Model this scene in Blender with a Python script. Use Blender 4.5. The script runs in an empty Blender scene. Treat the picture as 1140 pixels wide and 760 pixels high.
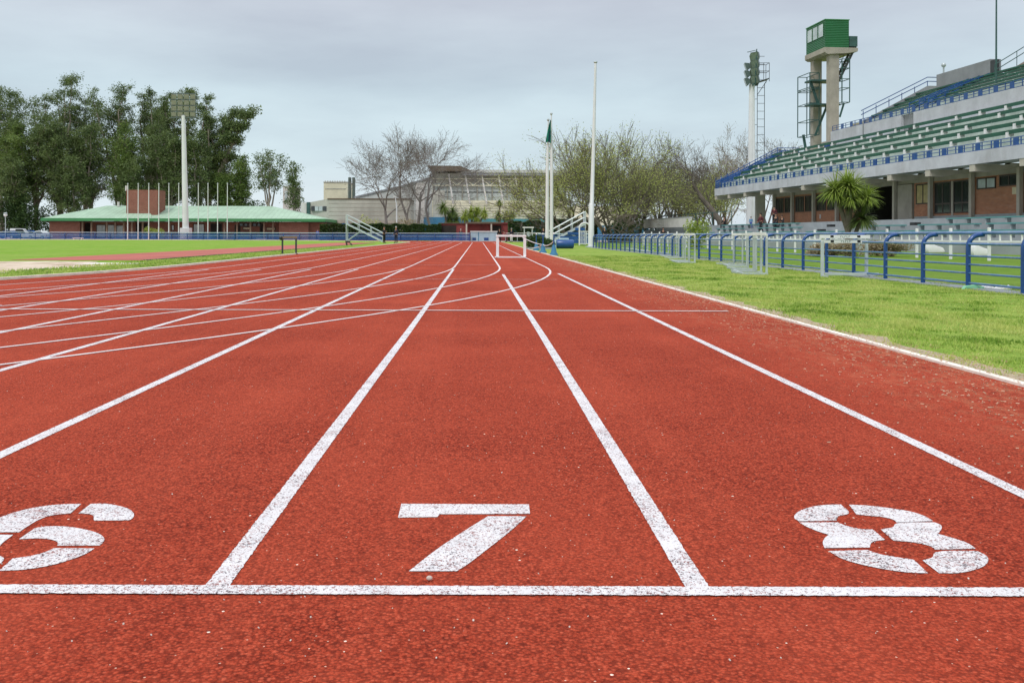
import bpy, bmesh, math, random
import numpy as np
from mathutils import Vector, Matrix, Quaternion

SC = bpy.context.scene
COL = SC.collection
R = math.radians
# ---------------------------------------------------------------- camera model
F, HC, CX, CY, ROLL = 1050.0, 0.856, 532.0, 262.0, 0.003

def uv(px, py):
    dx, dy = px - CX, py - CY
    return (dx + ROLL * dy) / F, (dy - ROLL * dx) / F

def at(px, py, Z):
    u, v = uv(px, py)
    return Vector((u * Z, Z, HC - v * Z))

def gnd(px, py, z=0.0):
    u, v = uv(px, py)
    Z = (HC - z) / v
    return Vector((u * Z, Z, z))

def xat(px, Z, py=262):
    return uv(px, py)[0] * Z

def zat(px, py, Z):
    return HC - uv(px, py)[1] * Z

cam_d = bpy.data.cameras.new('camera')
cam = bpy.data.objects.new('camera', cam_d)
COL.objects.link(cam)
cam.location = (0, 0, HC + .0095)      # the mapping above is measured from the track surface
cam.rotation_mode = 'QUATERNION'
cam.rotation_quaternion = Quaternion((1, 0, 0), R(90)) @ Quaternion((0, 0, 1), ROLL)
cam_d.sensor_fit = 'HORIZONTAL'
cam_d.sensor_width = 36.0
cam_d.lens = 36.0 * F / 1140.0
cam_d.shift_x = 38.0 / 1140.0
cam_d.shift_y = -118.0 / 1140.0
cam_d.clip_start = 0.05
cam_d.clip_end = 5000
SC.camera = cam

# ---------------------------------------------------------------- tagging
def tag(o, label=None, cat=None, group=None, kind=None):
    if label: o['label'] = label
    if cat: o['category'] = cat
    if group: o['group'] = group
    if kind: o['kind'] = kind
    return o

def thing(name, label, cat, loc=(0, 0, 0), rz=0.0, group=None):
    o = bpy.data.objects.new(name, None)
    COL.objects.link(o)
    o.empty_display_size = 0.3
    o.location = loc
    o.rotation_euler = (0, 0, rz)
    return tag(o, label, cat, group)

def org(o):
    v = Vector((0, 0, 0))
    while o is not None:
        v += Vector(o.location)
        o = o.parent
    return v

def link(name, me, parent=None, loc=(0, 0, 0)):
    o = bpy.data.objects.new(name, me)
    COL.objects.link(o)
    o.location = loc
    o.parent = parent
    return o

def copy_tree(o, parent=None):
    c = o.copy()
    COL.objects.link(c)
    c.parent = parent
    for ch in o.children:
        copy_tree(ch, c)
    return c

# ---------------------------------------------------------------- mesh builder
class MB:
    def __init__(s, off=(0, 0, 0)):
        s.v, s.f, s.mi, s.cur = [], [], [], 0
        s.off = Vector(off)

    def add(s, vs, fs):
        b = len(s.v)
        s.v += [Vector(p) for p in vs]
        for q in fs:
            s.f.append([b + i for i in q]); s.mi.append(s.cur)
        return s

    def box(s, x0, x1, y0, y1, z0, z1):
        return s.add([(x0, y0, z0), (x1, y0, z0), (x1, y1, z0), (x0, y1, z0), (x0, y0, z1), (x1, y0, z1), (x1, y1, z1), (x0, y1, z1)],
                     [(0, 3, 2, 1), (4, 5, 6, 7), (0, 1, 5, 4), (1, 2, 6, 5), (2, 3, 7, 6), (3, 0, 4, 7)])

    def cbox(s, c, d):
        return s.box(c[0] - d[0] / 2, c[0] + d[0] / 2, c[1] - d[1] / 2, c[1] + d[1] / 2, c[2] - d[2] / 2, c[2] + d[2] / 2)

    def bar(s, a, b, w, h=None, up=(0, 0, 1)):
        a, b = Vector(a), Vector(b)
        h = h or w
        d = (b - a).normalized()
        u = Vector(up)
        if abs(d.dot(u)) > .99: u = Vector((0, 1, 0))
        x = d.cross(u).normalized() * w / 2
        y = x.cross(d).normalized() * h / 2
        vs = [p + i * x + j * y for p in (a, b) for i, j in ((-1, -1), (1, -1), (1, 1), (-1, 1))]
        return s.add(vs, [(3, 2, 1, 0), (4, 5, 6, 7), (0, 1, 5, 4), (1, 2, 6, 5), (2, 3, 7, 6), (3, 0, 4, 7)])

    def tube(s, pts, r, n=8, cap=True):
        pts = [Vector(p) for p in pts]
        if not hasattr(r, '__len__'): r = [r] * len(pts)
        rings, ref = [], None
        for i, p in enumerate(pts):
            if i == 0: d = pts[1] - pts[0]
            elif i == len(pts) - 1: d = pts[-1] - pts[-2]
            else: d = (pts[i + 1] - pts[i]).normalized() + (pts[i] - pts[i - 1]).normalized()
            d = d.normalized() if d.length > 1e-9 else Vector((0, 0, 1))
            if ref is None:
                ref = Vector((1, 0, 0)) if abs(d.x) < .8 else Vector((0, 1, 0))
            x = (ref - d * ref.dot(d)).normalized()
            ref = x
            y = d.cross(x)
            rings.append([p + r[i] * (math.cos(2 * math.pi * k / n) * x + math.sin(2 * math.pi * k / n) * y) for k in range(n)])
        vs = [q for g in rings for q in g]
        fs = []
        for i in range(len(pts) - 1):
            for k in range(n):
                fs.append((i * n + k, i * n + (k + 1) % n, (i + 1) * n + (k + 1) % n, (i + 1) * n + k))
        if cap:
            fs.append(tuple(range(n - 1, -1, -1)))
            fs.append(tuple((len(pts) - 1) * n + k for k in range(n)))
        return s.add(vs, fs)

    def lathe(s, c, prof, n=16):
        c = Vector(c)
        vs = [c + Vector((r * math.cos(2 * math.pi * k / n), r * math.sin(2 * math.pi * k / n), z)) for r, z in prof for k in range(n)]
        fs = []
        for i in range(len(prof) - 1):
            for k in range(n):
                fs.append((i * n + k, i * n + (k + 1) % n, (i + 1) * n + (k + 1) % n, (i + 1) * n + k))
        fs.append(tuple(range(n - 1, -1, -1)))
        fs.append(tuple((len(prof) - 1) * n + k for k in range(n)))
        return s.add(vs, fs)

    def prism(s, poly, d):
        """poly: list of 3D points, d: extrusion vector"""
        n = len(poly)
        d = Vector(d)
        vs = [Vector(p) for p in poly] + [Vector(p) + d for p in poly]
        fs = [tuple(range(n - 1, -1, -1)), tuple(range(n, 2 * n))]
        for i in range(n):
            fs.append((i, (i + 1) % n, n + (i + 1) % n, n + i))
        return s.add(vs, fs)

    def ball(s, c, r, nu=10, nv=7):
        c = Vector(c)
        if not hasattr(r, '__len__'): r = (r, r, r)
        vs = [c + Vector((0, 0, -r[2]))]
        for j in range(1, nv):
            t = math.pi * j / nv - math.pi / 2
            for k in range(nu):
                a = 2 * math.pi * k / nu
                vs.append(c + Vector((r[0] * math.cos(t) * math.cos(a), r[1] * math.cos(t) * math.sin(a), r[2] * math.sin(t))))
        vs.append(c + Vector((0, 0, r[2])))
        fs = []
        for k in range(nu):
            fs.append((0, 1 + (k + 1) % nu, 1 + k))
            fs.append((len(vs) - 1, 1 + (nv - 2) * nu + k, 1 + (nv - 2) * nu + (k + 1) % nu))
        for j in range(nv - 2):
            for k in range(nu):
                fs.append((1 + j * nu + k, 1 + j * nu + (k + 1) % nu, 1 + (j + 1) * nu + (k + 1) % nu, 1 + (j + 1) * nu + k))
        return s.add(vs, fs)

    def mesh(s, name, mats, off=Vector((0, 0, 0)), smooth=False, bevel=0.0):
        me = bpy.data.meshes.new(name)
        me.from_pydata([tuple(p - off) for p in s.v], [], s.f)
        for m in (mats if isinstance(mats, (list, tuple)) else [mats]): me.materials.append(m)
        if any(s.mi): me.polygons.foreach_set('material_index', s.mi)
        bm = bmesh.new(); bm.from_mesh(me)
        bmesh.ops.recalc_face_normals(bm, faces=bm.faces)
        if bevel:
            bmesh.ops.bevel(bm, geom=[e for e in bm.edges if len(e.link_faces) == 2 and e.calc_face_angle(0) > .6], offset=bevel, segments=2, profile=.6, affect='EDGES')
        bm.to_mesh(me); bm.free()
        if smooth:
            me.polygons.foreach_set('use_smooth', [True] * len(me.polygons))
            try: me.set_sharp_from_angle(angle=R(42))
            except Exception: pass
        me.update()
        return me

    def build(s, name, mats, parent=None, smooth=False, bevel=0.0, base=None, world=False):
        """world=True: the vertices were given in world space, parent unrotated"""
        off = Vector((0, 0, 0)); loc = (0, 0, 0)
        if world and parent is not None: off = org(parent)
        if base is not None: off = Vector(base); loc = base
        return link(name, s.mesh(name, mats, off, smooth, bevel), parent, loc)

def np_mesh(name, verts, faces_n, mat):
    """verts (N*k,3) consecutive faces of faces_n corners"""
    n = len(verts)
    nf = n // faces_n
    me = bpy.data.meshes.new(name)
    me.vertices.add(n)
    me.vertices.foreach_set('co', np.ascontiguousarray(verts, dtype=np.float32).ravel())
    me.loops.add(n)
    me.loops.foreach_set('vertex_index', np.arange(n, dtype=np.int32))
    me.polygons.add(nf)
    me.polygons.foreach_set('loop_start', np.arange(0, n, faces_n, dtype=np.int32))
    me.polygons.foreach_set('loop_total', np.full(nf, faces_n, dtype=np.int32))
    me.materials.append(mat)
    me.update(calc_edges=True)
    return me

# ---------------------------------------------------------------- materials
def lin(c):
    return tuple(((x / 255.0) / 12.92 if x / 255.0 <= .04045 else ((x / 255.0 + .055) / 1.055) ** 2.4) for x in c)

class NT:
    def __init__(s, name):
        s.m = bpy.data.materials.new(name); s.m.use_nodes = True
        s.t = s.m.node_tree; s.n = s.t.nodes
        s.b = s.n['Principled BSDF']; s.out = s.n['Material Output']
        s.tc = s.n.new('ShaderNodeTexCoord')

    def add(s, typ, **kw):
        n = s.n.new(typ)
        for k, v in kw.items():
            if k in n.inputs.keys(): n.inputs[k].default_value = v
            else: setattr(n, k, v)
        return n

    def ln(s, a, b): s.t.links.new(a, b)

    def vec(s, scale=(1, 1, 1), rot=(0, 0, 0), src=None):
        mp = s.add('ShaderNodeMapping')
        mp.inputs['Scale'].default_value = scale
        mp.inputs['Rotation'].default_value = rot
        s.ln(src or s.tc.outputs['Object'], mp.inputs['Vector'])
        return mp.outputs['Vector']

    def noise(s, sc, det=3, rough=.55, v=None):
        n = s.add('ShaderNodeTexNoise'); n.inputs['Scale'].default_value = sc; n.inputs['Detail'].default_value = det
        n.inputs['Roughness'].default_value = rough
        s.ln(v or s.tc.outputs['Object'], n.inputs['Vector'])
        return n.outputs['Fac']

    def ramp(s, fac, stops, interp='LINEAR'):
        r = s.add('ShaderNodeValToRGB'); cr = r.color_ramp; cr.interpolation = interp
        while len(cr.elements) < len(stops): cr.elements.new(.5)
        for e, (p, c) in zip(cr.elements, stops):
            e.position = p; e.color = (*c, 1) if len(c) == 3 else c
        s.ln(fac, r.inputs['Fac'])
        return r.outputs['Color']

    def mix(s, fac, a, b, mode='MIX'):
        m = s.add('ShaderNodeMix', data_type='RGBA', blend_type=mode)
        for i, x in ((0, fac), (6, a), (7, b)):
            if hasattr(x, 'is_linked'): s.ln(x, m.inputs[i])
            elif i == 0: m.inputs[0].default_value = x
            else: m.inputs[i].default_value = (*x, 1)
        return m.outputs[2]

    def math(s, op, a, b=None):
        m = s.add('ShaderNodeMath', operation=op)
        for i, x in ((0, a), (1, b)):
            if x is None: continue
            if hasattr(x, 'is_linked'): s.ln(x, m.inputs[i])
            else: m.inputs[i].default_value = x
        return m.outputs[0]

    def bump(s, h, st=.3, dist=.01):
        b = s.add('ShaderNodeBump'); b.inputs['Strength'].default_value = st; b.inputs['Distance'].default_value = dist
        s.ln(h, b.inputs['Height']); s.ln(b.outputs['Normal'], s.b.inputs['Normal'])

    def fin(s, col, rough=.7, metal=0, spec=.5):
        if hasattr(col, 'is_linked'): s.ln(col, s.b.inputs['Base Color'])
        else: s.b.inputs['Base Color'].default_value = (*col, 1)
        if hasattr(rough, 'is_linked'): s.ln(rough, s.b.inputs['Roughness'])
        else: s.b.inputs['Roughness'].default_value = rough
        s.b.inputs['Metallic'].default_value = metal
        s.b.inputs['Specular IOR Level'].default_value = spec
        return s.m

def simple(name, c, rough=.6, var=.18, sc=1.5, bump=0, metal=0, spec=.5, dirt=None):
    t = NT(name)
    n = t.noise(sc, 5, .65)
    lo = tuple(x * (1 - var) for x in c); hi = tuple(min(1, x * (1 + var)) for x in c)
    col = t.ramp(n, [(.3, lo), (.7, hi)])
    if dirt:
        d = t.noise(sc * .6, 6, .75, t.vec((1, 1, .25)))
        col = t.mix(t.math('MULTIPLY', t.ramp(d, [(.48, (0, 0, 0)), (.75, (1, 1, 1))]), dirt[1]), col, dirt[0])
    if bump: t.bump(t.noise(sc * 6, 4), bump, .02)
    return t.fin(col, rough, metal, spec)

M = {}
# --- track
def track_mat():
    t = NT('red_running_track')
    o = t.tc.outputs['Object']
    g = t.noise(95, 4, .75)
    g2 = t.noise(42, 3, .65, t.vec((1, .8, 1)))
    big = t.noise(.55, 4, .6)
    st = t.noise(1.3, 5, .65, t.vec((1, .25, 1)))
    col = t.ramp(g, [(.34, (.050, .006, .003)), (.45, (.215, .027, .013)), (.55, (.40, .058, .030)), (.68, (.58, .12, .068))])
    vg = t.add('ShaderNodeTexVoronoi'); vg.inputs['Scale'].default_value = 125; t.ln(o, vg.inputs['Vector'])
    cg = t.add('ShaderNodeSeparateColor'); t.ln(vg.outputs['Color'], cg.inputs[0])
    col = t.mix(.45, col, t.ramp(cg.outputs[0], [(.0, (.09, .010, .005)), (.35, (.33, .044, .022)), (.75, (.47, .075, .040)), (1, (.68, .16, .10))]))
    col = t.mix(t.math('MULTIPLY', t.ramp(vg.outputs['Distance'], [(.40, (0, 0, 0)), (.70, (1, 1, 1))]), .75), col, (.055, .006, .004))
    col = t.mix(.18, col, t.ramp(g2, [(.36, (.10, .011, .006)), (.5, (.36, .050, .025)), (.64, (.52, .10, .055))]))
    col = t.mix(t.math('MULTIPLY', t.ramp(big, [(.4, (0, 0, 0)), (.72, (1, 1, 1))]), .38), col, (.47, .085, .048))
    col = t.mix(t.math('MULTIPLY', t.ramp(st, [(.5, (0, 0, 0)), (.8, (1, 1, 1))]), .16), col, (.22, .030, .016))
    se = t.noise(1.0, 4, .6, t.vec((2.2, .05, 1)))
    col = t.mix(t.math('MULTIPLY', t.ramp(se, [(.50, (0, 0, 0)), (.62, (1, 1, 1))]), .12), col, (.50, .10, .058))
    # pale wear along the outer margin beside the edging
    sx = t.add('ShaderNodeSeparateXYZ'); t.ln(o, sx.inputs[0])
    mr = t.add('ShaderNodeMapRange'); t.ln(sx.outputs[0], mr.inputs[0])
    mr.inputs[1].default_value = 1.9; mr.inputs[2].default_value = 3.25
    w = t.noise(7, 6, .8, t.vec((1.6, .55, 1)))
    wm = t.math('MULTIPLY', mr.outputs[0], t.ramp(w, [(.47, (0, 0, 0)), (.64, (1, 1, 1))]))
    col = t.mix(t.math('MULTIPLY', wm, .5), col, (.50, .27, .17))
    # pale grit
    v = t.add('ShaderNodeTexVoronoi'); v.inputs['Scale'].default_value = 26; t.ln(o, v.inputs['Vector'])
    rnd = t.add('ShaderNodeSeparateColor'); t.ln(v.outputs['Color'], rnd.inputs[0])
    sp = t.math('MULTIPLY', t.math('LESS_THAN', v.outputs['Distance'], t.math('MULTIPLY', rnd.outputs[1], .10)), t.math('GREATER_THAN', rnd.outputs[0], .78))
    col = t.mix(sp, col, (.88, .80, .76))
    v2 = t.add('ShaderNodeTexVoronoi'); v2.inputs['Scale'].default_value = 70; t.ln(o, v2.inputs['Vector'])
    r2 = t.add('ShaderNodeSeparateColor'); t.ln(v2.outputs['Color'], r2.inputs[0])
    sp2 = t.math('MULTIPLY', t.math('LESS_THAN', v2.outputs['Distance'], .16), t.math('GREATER_THAN', r2.outputs[0], .955))
    col = t.mix(t.math('MULTIPLY', sp2, .7), col, (.75, .55, .48))
    col = t.mix(1.0, col, (1.21, 1.11, .95), 'MULTIPLY')
    t.bump(t.math('SUBTRACT', t.math('ADD', g, t.math('MULTIPLY', g2, .5)), t.math('MULTIPLY', vg.outputs['Distance'], .5)), .9, .008)
    return t.fin(col, .9, 0, .10)
M['track'] = track_mat()

def paint_mat(name, cover, c=(.75, .725, .725)):
    t = NT(name)
    n = t.noise(135, 3, .85)
    n2 = t.noise(5.0, 5, .65)
    hole = t.math('GREATER_THAN', t.math('ADD', n, t.math('MULTIPLY', t.math('SUBTRACT', n2, .5), .30)), cover)
    base = t.ramp(t.noise(9, 4), [(.3, tuple(x * .88 for x in c)), (.7, c)])
    grit = t.ramp(t.noise(60, 2), [(.4, (.09, .06, .07)), (.6, (.28, .09, .075))])
    col = t.mix(hole, base, grit)
    t.bump(n, .55, .004)
    return t.fin(col, .65, 0, .3)
M['paint'] = paint_mat('white_line_paint', .560)
M['paint_num'] = paint_mat('white_number_paint', .557)
M['paint_worn'] = paint_mat('worn_line_paint', .50, (.72, .55, .50))
M['paint_pink'] = paint_mat('bend_line_paint', .60, (.78, .70, .68))
M['runway'] = simple('runway_rubber', (.40, .10, .07), .85, .25, .4)
M['kerb'] = simple('track_edging', (.78, .72, .63), .8, .18, 2.5, dirt=((.45, .38, .28), .45))

def lawn_mat(name, cols, dry):
    t = NT(name)
    a = t.noise(.35, 5, .65, t.vec((1, .55, 1)))
    b = t.noise(2.2, 6, .75, t.vec((1, .7, 1)))
    c = t.noise(45, 3, .7)
    col = t.ramp(b, [(.28, cols[0]), (.5, cols[1]), (.72, cols[2])])
    col = t.mix(t.math('MULTIPLY', t.ramp(a, [(.42, (0, 0, 0)), (.7, (1, 1, 1))]), dry[1]), col, dry[0])
    col = t.mix(.5, col, t.ramp(c, [(.25, (.25, .25, .25)), (.75, (1, 1, 1))]), 'MULTIPLY')
    t.bump(c, .6, .03)
    return t.fin(col, .9, 0, .1)
M['lawn'] = lawn_mat('lawn', ((.12, .22, .03), (.26, .40, .055), (.40, .51, .10)), ((.44, .46, .13), .5))
M['field'] = lawn_mat('deep_green_lawn', ((.09, .18, .018), (.15, .27, .026), (.22, .35, .04)), ((.26, .34, .07), .4))  # darker, greener grass for the lawn beyond the rail fence
M['infield'] = lawn_mat('infield_grass', ((.14, .28, .024), (.22, .40, .036), (.31, .49, .055)), ((.38, .45, .11), .6))
M['verge'] = simple('dry_soil', (.40, .32, .21), .95, .4, 14, .6)
M['sand_old'] = simple('pit_sand', (.60, .48, .36), .95, .42, 1.6, .7, dirt=((.30, .24, .13), .9))
def sand_mat():
    t = NT('pit_sand')
    a = t.noise(1.1, 6, .75, t.vec((1, .32, 1))); b = t.noise(.55, 5, .7, t.vec((1, .4, 1))); c = t.noise(2.4, 4, .7, t.vec((1, .3, 1)))
    col = t.ramp(a, [(.30, (.30, .21, .13)), (.48, (.58, .47, .36)), (.70, (.72, .62, .52))])
    col = t.mix(t.math('MULTIPLY', t.ramp(b, [(.50, (0, 0, 0)), (.60, (1, 1, 1))]), .8), col, (.27, .31, .09))
    col = t.mix(t.math('MULTIPLY', t.ramp(c, [(.58, (0, 0, 0)), (.66, (1, 1, 1))]), .6), col, (.25, .16, .10))
    t.bump(a, .8, .05)
    return t.fin(col, .95, 0, .1)
M['sand'] = sand_mat()
M['paving'] = simple('paving', (.45, .36, .31), .9, .2, .8)

def blade_mat(name, lo, mid, hi):
    t = NT(name)
    geo = t.add('ShaderNodeNewGeometry')
    col = t.ramp(geo.outputs['Random Per Island'], [(0, lo), (.5, mid), (.85, hi), (1, (.50, .45, .20))])
    big = t.noise(1.1, 5, .7, t.vec((1, .55, 1)))
    col = t.mix(t.math('MULTIPLY', t.ramp(big, [(.44, (0, 0, 0)), (.58, (1, 1, 1))]), .75), col, (.58, .60, .19))
    col = t.mix(t.math('MULTIPLY', t.ramp(big, [(.36, (1, 1, 1)), (.47, (0, 0, 0))]), .85), col, (.085, .19, .016))
    d = t.add('ShaderNodeBsdfTranslucent'); t.ln(col, d.inputs['Color'])
    mx = t.add('ShaderNodeMixShader'); mx.inputs[0].default_value = .35
    t.fin(col, .6, 0, .2)
    t.ln(t.b.outputs[0], mx.inputs[1]); t.ln(d.outputs[0], mx.inputs[2]); t.ln(mx.outputs[0], t.out.inputs[0])
    return t.m
M['blade'] = blade_mat('grass_blades', (.14, .26, .03), (.28, .43, .055), (.46, .58, .12))

def leaf_mat(name, cols, trans=.3, sc=.35):
    t = NT(name)
    geo = t.add('ShaderNodeNewGeometry')
    col = t.ramp(geo.outputs['Random Per Island'], [(0, cols[0]), (.5, cols[1]), (1, cols[2])])
    big = t.noise(sc, 3, .6)
    col = t.mix(t.math('MULTIPLY', t.ramp(big, [(.42, (0, 0, 0)), (.62, (1, 1, 1))]), .55), col, cols[3])
    t.fin(col, .55, 0, .3)
    d = t.add('ShaderNodeBsdfTranslucent'); t.ln(col, d.inputs['Color'])
    mx = t.add('ShaderNodeMixShader'); mx.inputs[0].default_value = trans
    t.ln(t.b.outputs[0], mx.inputs[1]); t.ln(d.outputs[0], mx.inputs[2]); t.ln(mx.outputs[0], t.out.inputs[0])
    return t.m
M['euc'] = leaf_mat('eucalyptus_leaves', ((.040, .068, .026), (.090, .142, .046), (.195, .26, .09), (.185, .24, .07)))
M['euc2'] = leaf_mat('bright_leaves', ((.045, .085, .022), (.105, .175, .04), (.20, .285, .065), (.22, .29, .065)))
M['willow'] = leaf_mat('spring_buds', ((.22, .28, .07), (.40, .46, .12), (.60, .63, .20), (.38, .40, .13)), .3, .15)
M['bud'] = leaf_mat('grey_buds', ((.14, .13, .09), (.20, .19, .12), (.27, .26, .15), (.18, .19, .09)), .2, .15)
M['hedge'] = leaf_mat('hedge_leaves', ((.020, .050, .018), (.040, .085, .022), (.070, .125, .030), (.055, .10, .02)))
M['shrub'] = leaf_mat('yellow_shrub_leaves', ((.17, .26, .03), (.28, .38, .05), (.40, .47, .10), (.42, .45, .13)))
M['drybush'] = leaf_mat('dry_shrub_leaves', ((.20, .16, .09), (.34, .27, .17), (.48, .39, .26), (.24, .23, .10)))
M['rust'] = leaf_mat('russet_leaves', ((.10, .03, .015), (.16, .05, .025), (.22, .08, .04), (.13, .05, .02)))
M['palm'] = leaf_mat('palm_fronds', ((.13, .20, .025), (.25, .34, .05), (.40, .48, .11), (.30, .40, .07)), .3, .9)
M['palmdark'] = leaf_mat('old_palm_fronds', ((.05, .085, .018), (.09, .14, .03), (.15, .20, .05), (.13, .14, .06)), .2, .9)
M['bark'] = simple('bark', (.15, .125, .10), .9, .35, 1.0, .5)
M['palebark'] = simple('pale_bark', (.30, .25, .21), .9, .35, .8, .5)
M['twig'] = simple('twigs', (.19, .17, .155), .9, .25, 1.0)
M['concrete_dk'] = simple('grey_concrete', (.25, .26, .275), .9, .15, .6, .15, dirt=((.17, .17, .17), .5))

# --- built things
CONC = ((.20, .19, .17), .5)
M['concrete'] = simple('pale_concrete', (.50, .51, .55), .85, .12, .8, .15, dirt=((.30, .29, .29), .6))
M['concrete_raw'] = simple('raw_concrete', (.37, .335, .285), .9, .18, .8, .25, dirt=CONC)
M['concrete_beam'] = simple('beam_concrete', (.47, .43, .36), .9, .14, .8, .2, dirt=((.26, .24, .21), .5))
M['terrace'] = simple('terrace_concrete', (.30, .325, .335), .9, .16, .6, .2, dirt=((.25, .27, .26), .5))
M['white_wall'] = simple('off_white_wall', (.60, .58, .55), .85, .15, .5, 0, dirt=((.36, .33, .30), .6))
M['teal_bench'] = simple('teal_bench_paint', (.10, .27, .26), .6, .2, .8)
M['green_bench'] = simple('dark_green_bench_paint', (.012, .085, .050), .5, .3, .8)
M['pale_riser'] = simple('pale_riser', (.42, .49, .44), .85, .2, .6, dirt=((.22, .28, .22), .6))
M['white'] = simple('white_paint', (.76, .76, .76), .45, .08, 1.5, dirt=((.5, .48, .44), .35))
M['whitepole'] = simple('white_pole_paint', (.72, .73, .74), .4, .08, .6, dirt=((.48, .47, .45), .4))
M['bluepaint'] = simple('blue_gloss_paint', (.006, .058, .215), .25, .2, 2.5, spec=.6)
M['bluesteel'] = simple('blue_rail_paint', (.010, .070, .25), .32, .25, 1.2, spec=.6)
M['railpaint'] = simple('worn_sheen_rail_paint', (.035, .13, .30), .2, .3, 2.2, spec=1.0, dirt=((.42, .46, .48), .4))  # base lightened to paint in the pale sky sheen; pale patches are chips
M['bluedark'] = simple('dark_blue_paint', (.010, .05, .20), .45, .25, 1.0)
M['bluebase'] = simple('blue_band_paint', (.035, .17, .30), .7, .2, .3)
M['tealband'] = simple('teal_band_paint', (.06, .24, .27), .7, .2, .3)
M['lightblue'] = simple('light_blue_panel', (.44, .58, .66), .6, .15, .6)
M['galv'] = simple('galvanised_steel', (.45, .50, .51), .45, .2, 3, metal=.35)
M['galvlight'] = simple('light_grey_steel', (.50, .55, .56), .45, .15, 3, metal=.15)
M['darksteel'] = simple('dark_steel', (.035, .04, .04), .5, .3, 2)
M['greensteel'] = simple('dark_green_steel', (.03, .085, .075), .5, .3, 2)
M['glass'] = simple('dark_window_glass', (.022, .028, .03), .08, .5, .5, spec=.8)
M['glass_pale'] = simple('pale_window_glass', (.46, .52, .53), .15, .3, .7, spec=.7)
M['glass_hall'] = simple('milky_hall_glazing', (.42, .46, .45), .4, .18, .25)
M['blind'] = simple('tan_blind', (.42, .34, .16), .7, .2, 2)
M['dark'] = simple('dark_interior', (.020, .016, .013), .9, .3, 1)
M['frame'] = simple('brown_window_frame', (.06, .045, .035), .6, .2, 2)
M['plate'] = simple('cream_plate', (.62, .54, .36), .7, .1, 2)
M['red_wall'] = simple('dark_red_wall', (.19, .035, .032), .8, .25, .8, dirt=((.08, .02, .02), .5))
M['cream'] = simple('cream_cladding', (.70, .67, .50), .8, .15, .25, dirt=((.42, .38, .27), .5))
M['hall_conc'] = simple('hall_concrete', (.42, .415, .36), .9, .2, .25, dirt=((.22, .22, .19), .7))
M['hall_roof'] = simple('hall_roof_sheet', (.50, .52, .50), .7, .2, .2, dirt=((.33, .33, .30), .6))
M['brown_roof'] = simple('brown_roof_sheet', (.125, .095, .065), .9, .2, .3)
M['skin'] = simple('skin', (.42, .23, .15), .6, .1, 5)
M['hair'] = simple('dark_hair', (.025, .018, .013), .7, .2, 20)
M['greyhair'] = simple('grey_hair', (.42, .40, .38), .7, .2, 20)
for k, c in dict(navy=(.012, .016, .035), black=(.012, .012, .014), red=(.36, .025, .03), pink=(.50, .19, .22), maroon=(.10, .02, .025),
                 royal=(.03, .09, .36), cyan=(.10, .26, .44), tee=(.68, .68, .67), jeans=(.05, .08, .16), khaki=(.26, .22, .15)).items():
    M['c_' + k] = simple(k + '_cloth', c, .85, .2, 6)
M['tyre'] = simple('tyre_rubber', (.015, .015, .016), .8, .2, 8)
M['flag'] = simple('green_flag_cloth', (.012, .20, .14), .7, .25, 2.5)
M['flagdark'] = simple('navy_flag_cloth', (.010, .06, .075), .7, .25, 2.5)
M['wood'] = simple('wood', (.19, .13, .085), .7, .25, 3)
M['black'] = simple('black_paint', (.014, .014, .015), .5, .2, 3)
M['lamp'] = simple('floodlight_glass', (.33, .31, .29), .25, .25, 3, spec=.6)
M['lampdark'] = simple('dark_floodlight', (.085, .125, .11), .4, .3, 2)
M['lampglass'] = simple('greenish_floodlight_glass', (.17, .22, .19), .2, .3, 3, spec=.7)
M['lampbody'] = simple('floodlight_housing', (.09, .12, .105), .5, .25, 3)
M['lamppale'] = simple('weathered_floodlight', (.22, .25, .22), .45, .25, 2)
M['greenplastic'] = simple('pale_green_plastic', (.22, .55, .33), .4, .15, 6)
M['stone'] = simple('stone', (.52, .44, .38), .8, .25, 15)
M['straw'] = simple('straw', (.52, .33, .22), .8, .3, 9)
M['lettering'] = simple('faded_green_lettering', (.16, .22, .18), .7, .2, 6)

def brick_mat(name, axis, c1, c2, mortar):
    t = NT(name)
    s = t.add('ShaderNodeSeparateXYZ'); t.ln(t.tc.outputs['Object'], s.inputs[0])
    c = t.add('ShaderNodeCombineXYZ'); t.ln(s.outputs[axis], c.inputs[0]); t.ln(s.outputs[2], c.inputs[1])
    b = t.add('ShaderNodeTexBrick'); t.ln(c.outputs[0], b.inputs['Vector'])
    b.inputs['Color1'].default_value = (*c1, 1); b.inputs['Color2'].default_value = (*c2, 1); b.inputs['Mortar'].default_value = (*mortar, 1)
    b.inputs['Scale'].default_value = 1; b.inputs['Brick Width'].default_value = .26; b.inputs['Row Height'].default_value = .085
    b.inputs['Mortar Size'].default_value = .009; b.inputs['Bias'].default_value = -.1
    n = t.noise(.7, 5, .7)
    st = t.noise(2.0, 4, .7, t.vec((.35, .35, 3)))
    col = t.mix(.55, b.outputs['Color'], t.ramp(n, [(.25, (.45, .42, .40)), (.75, (1, 1, 1))]), 'MULTIPLY')
    col = t.mix(t.math('MULTIPLY', t.ramp(st, [(.55, (0, 0, 0)), (.75, (1, 1, 1))]), .45), col, (.42, .27, .20))
    t.bump(b.outputs['Fac'], -.3, .01)
    return t.fin(col, .9, 0, .2)
M['brick_side'] = brick_mat('grandstand_brick', 1, (.54, .225, .115), (.40, .15, .08), (.44, .34, .26))
M['brick_front'] = brick_mat('clubhouse_brick', 0, (.31, .115, .075), (.24, .085, .055), (.30, .22, .18))

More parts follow.
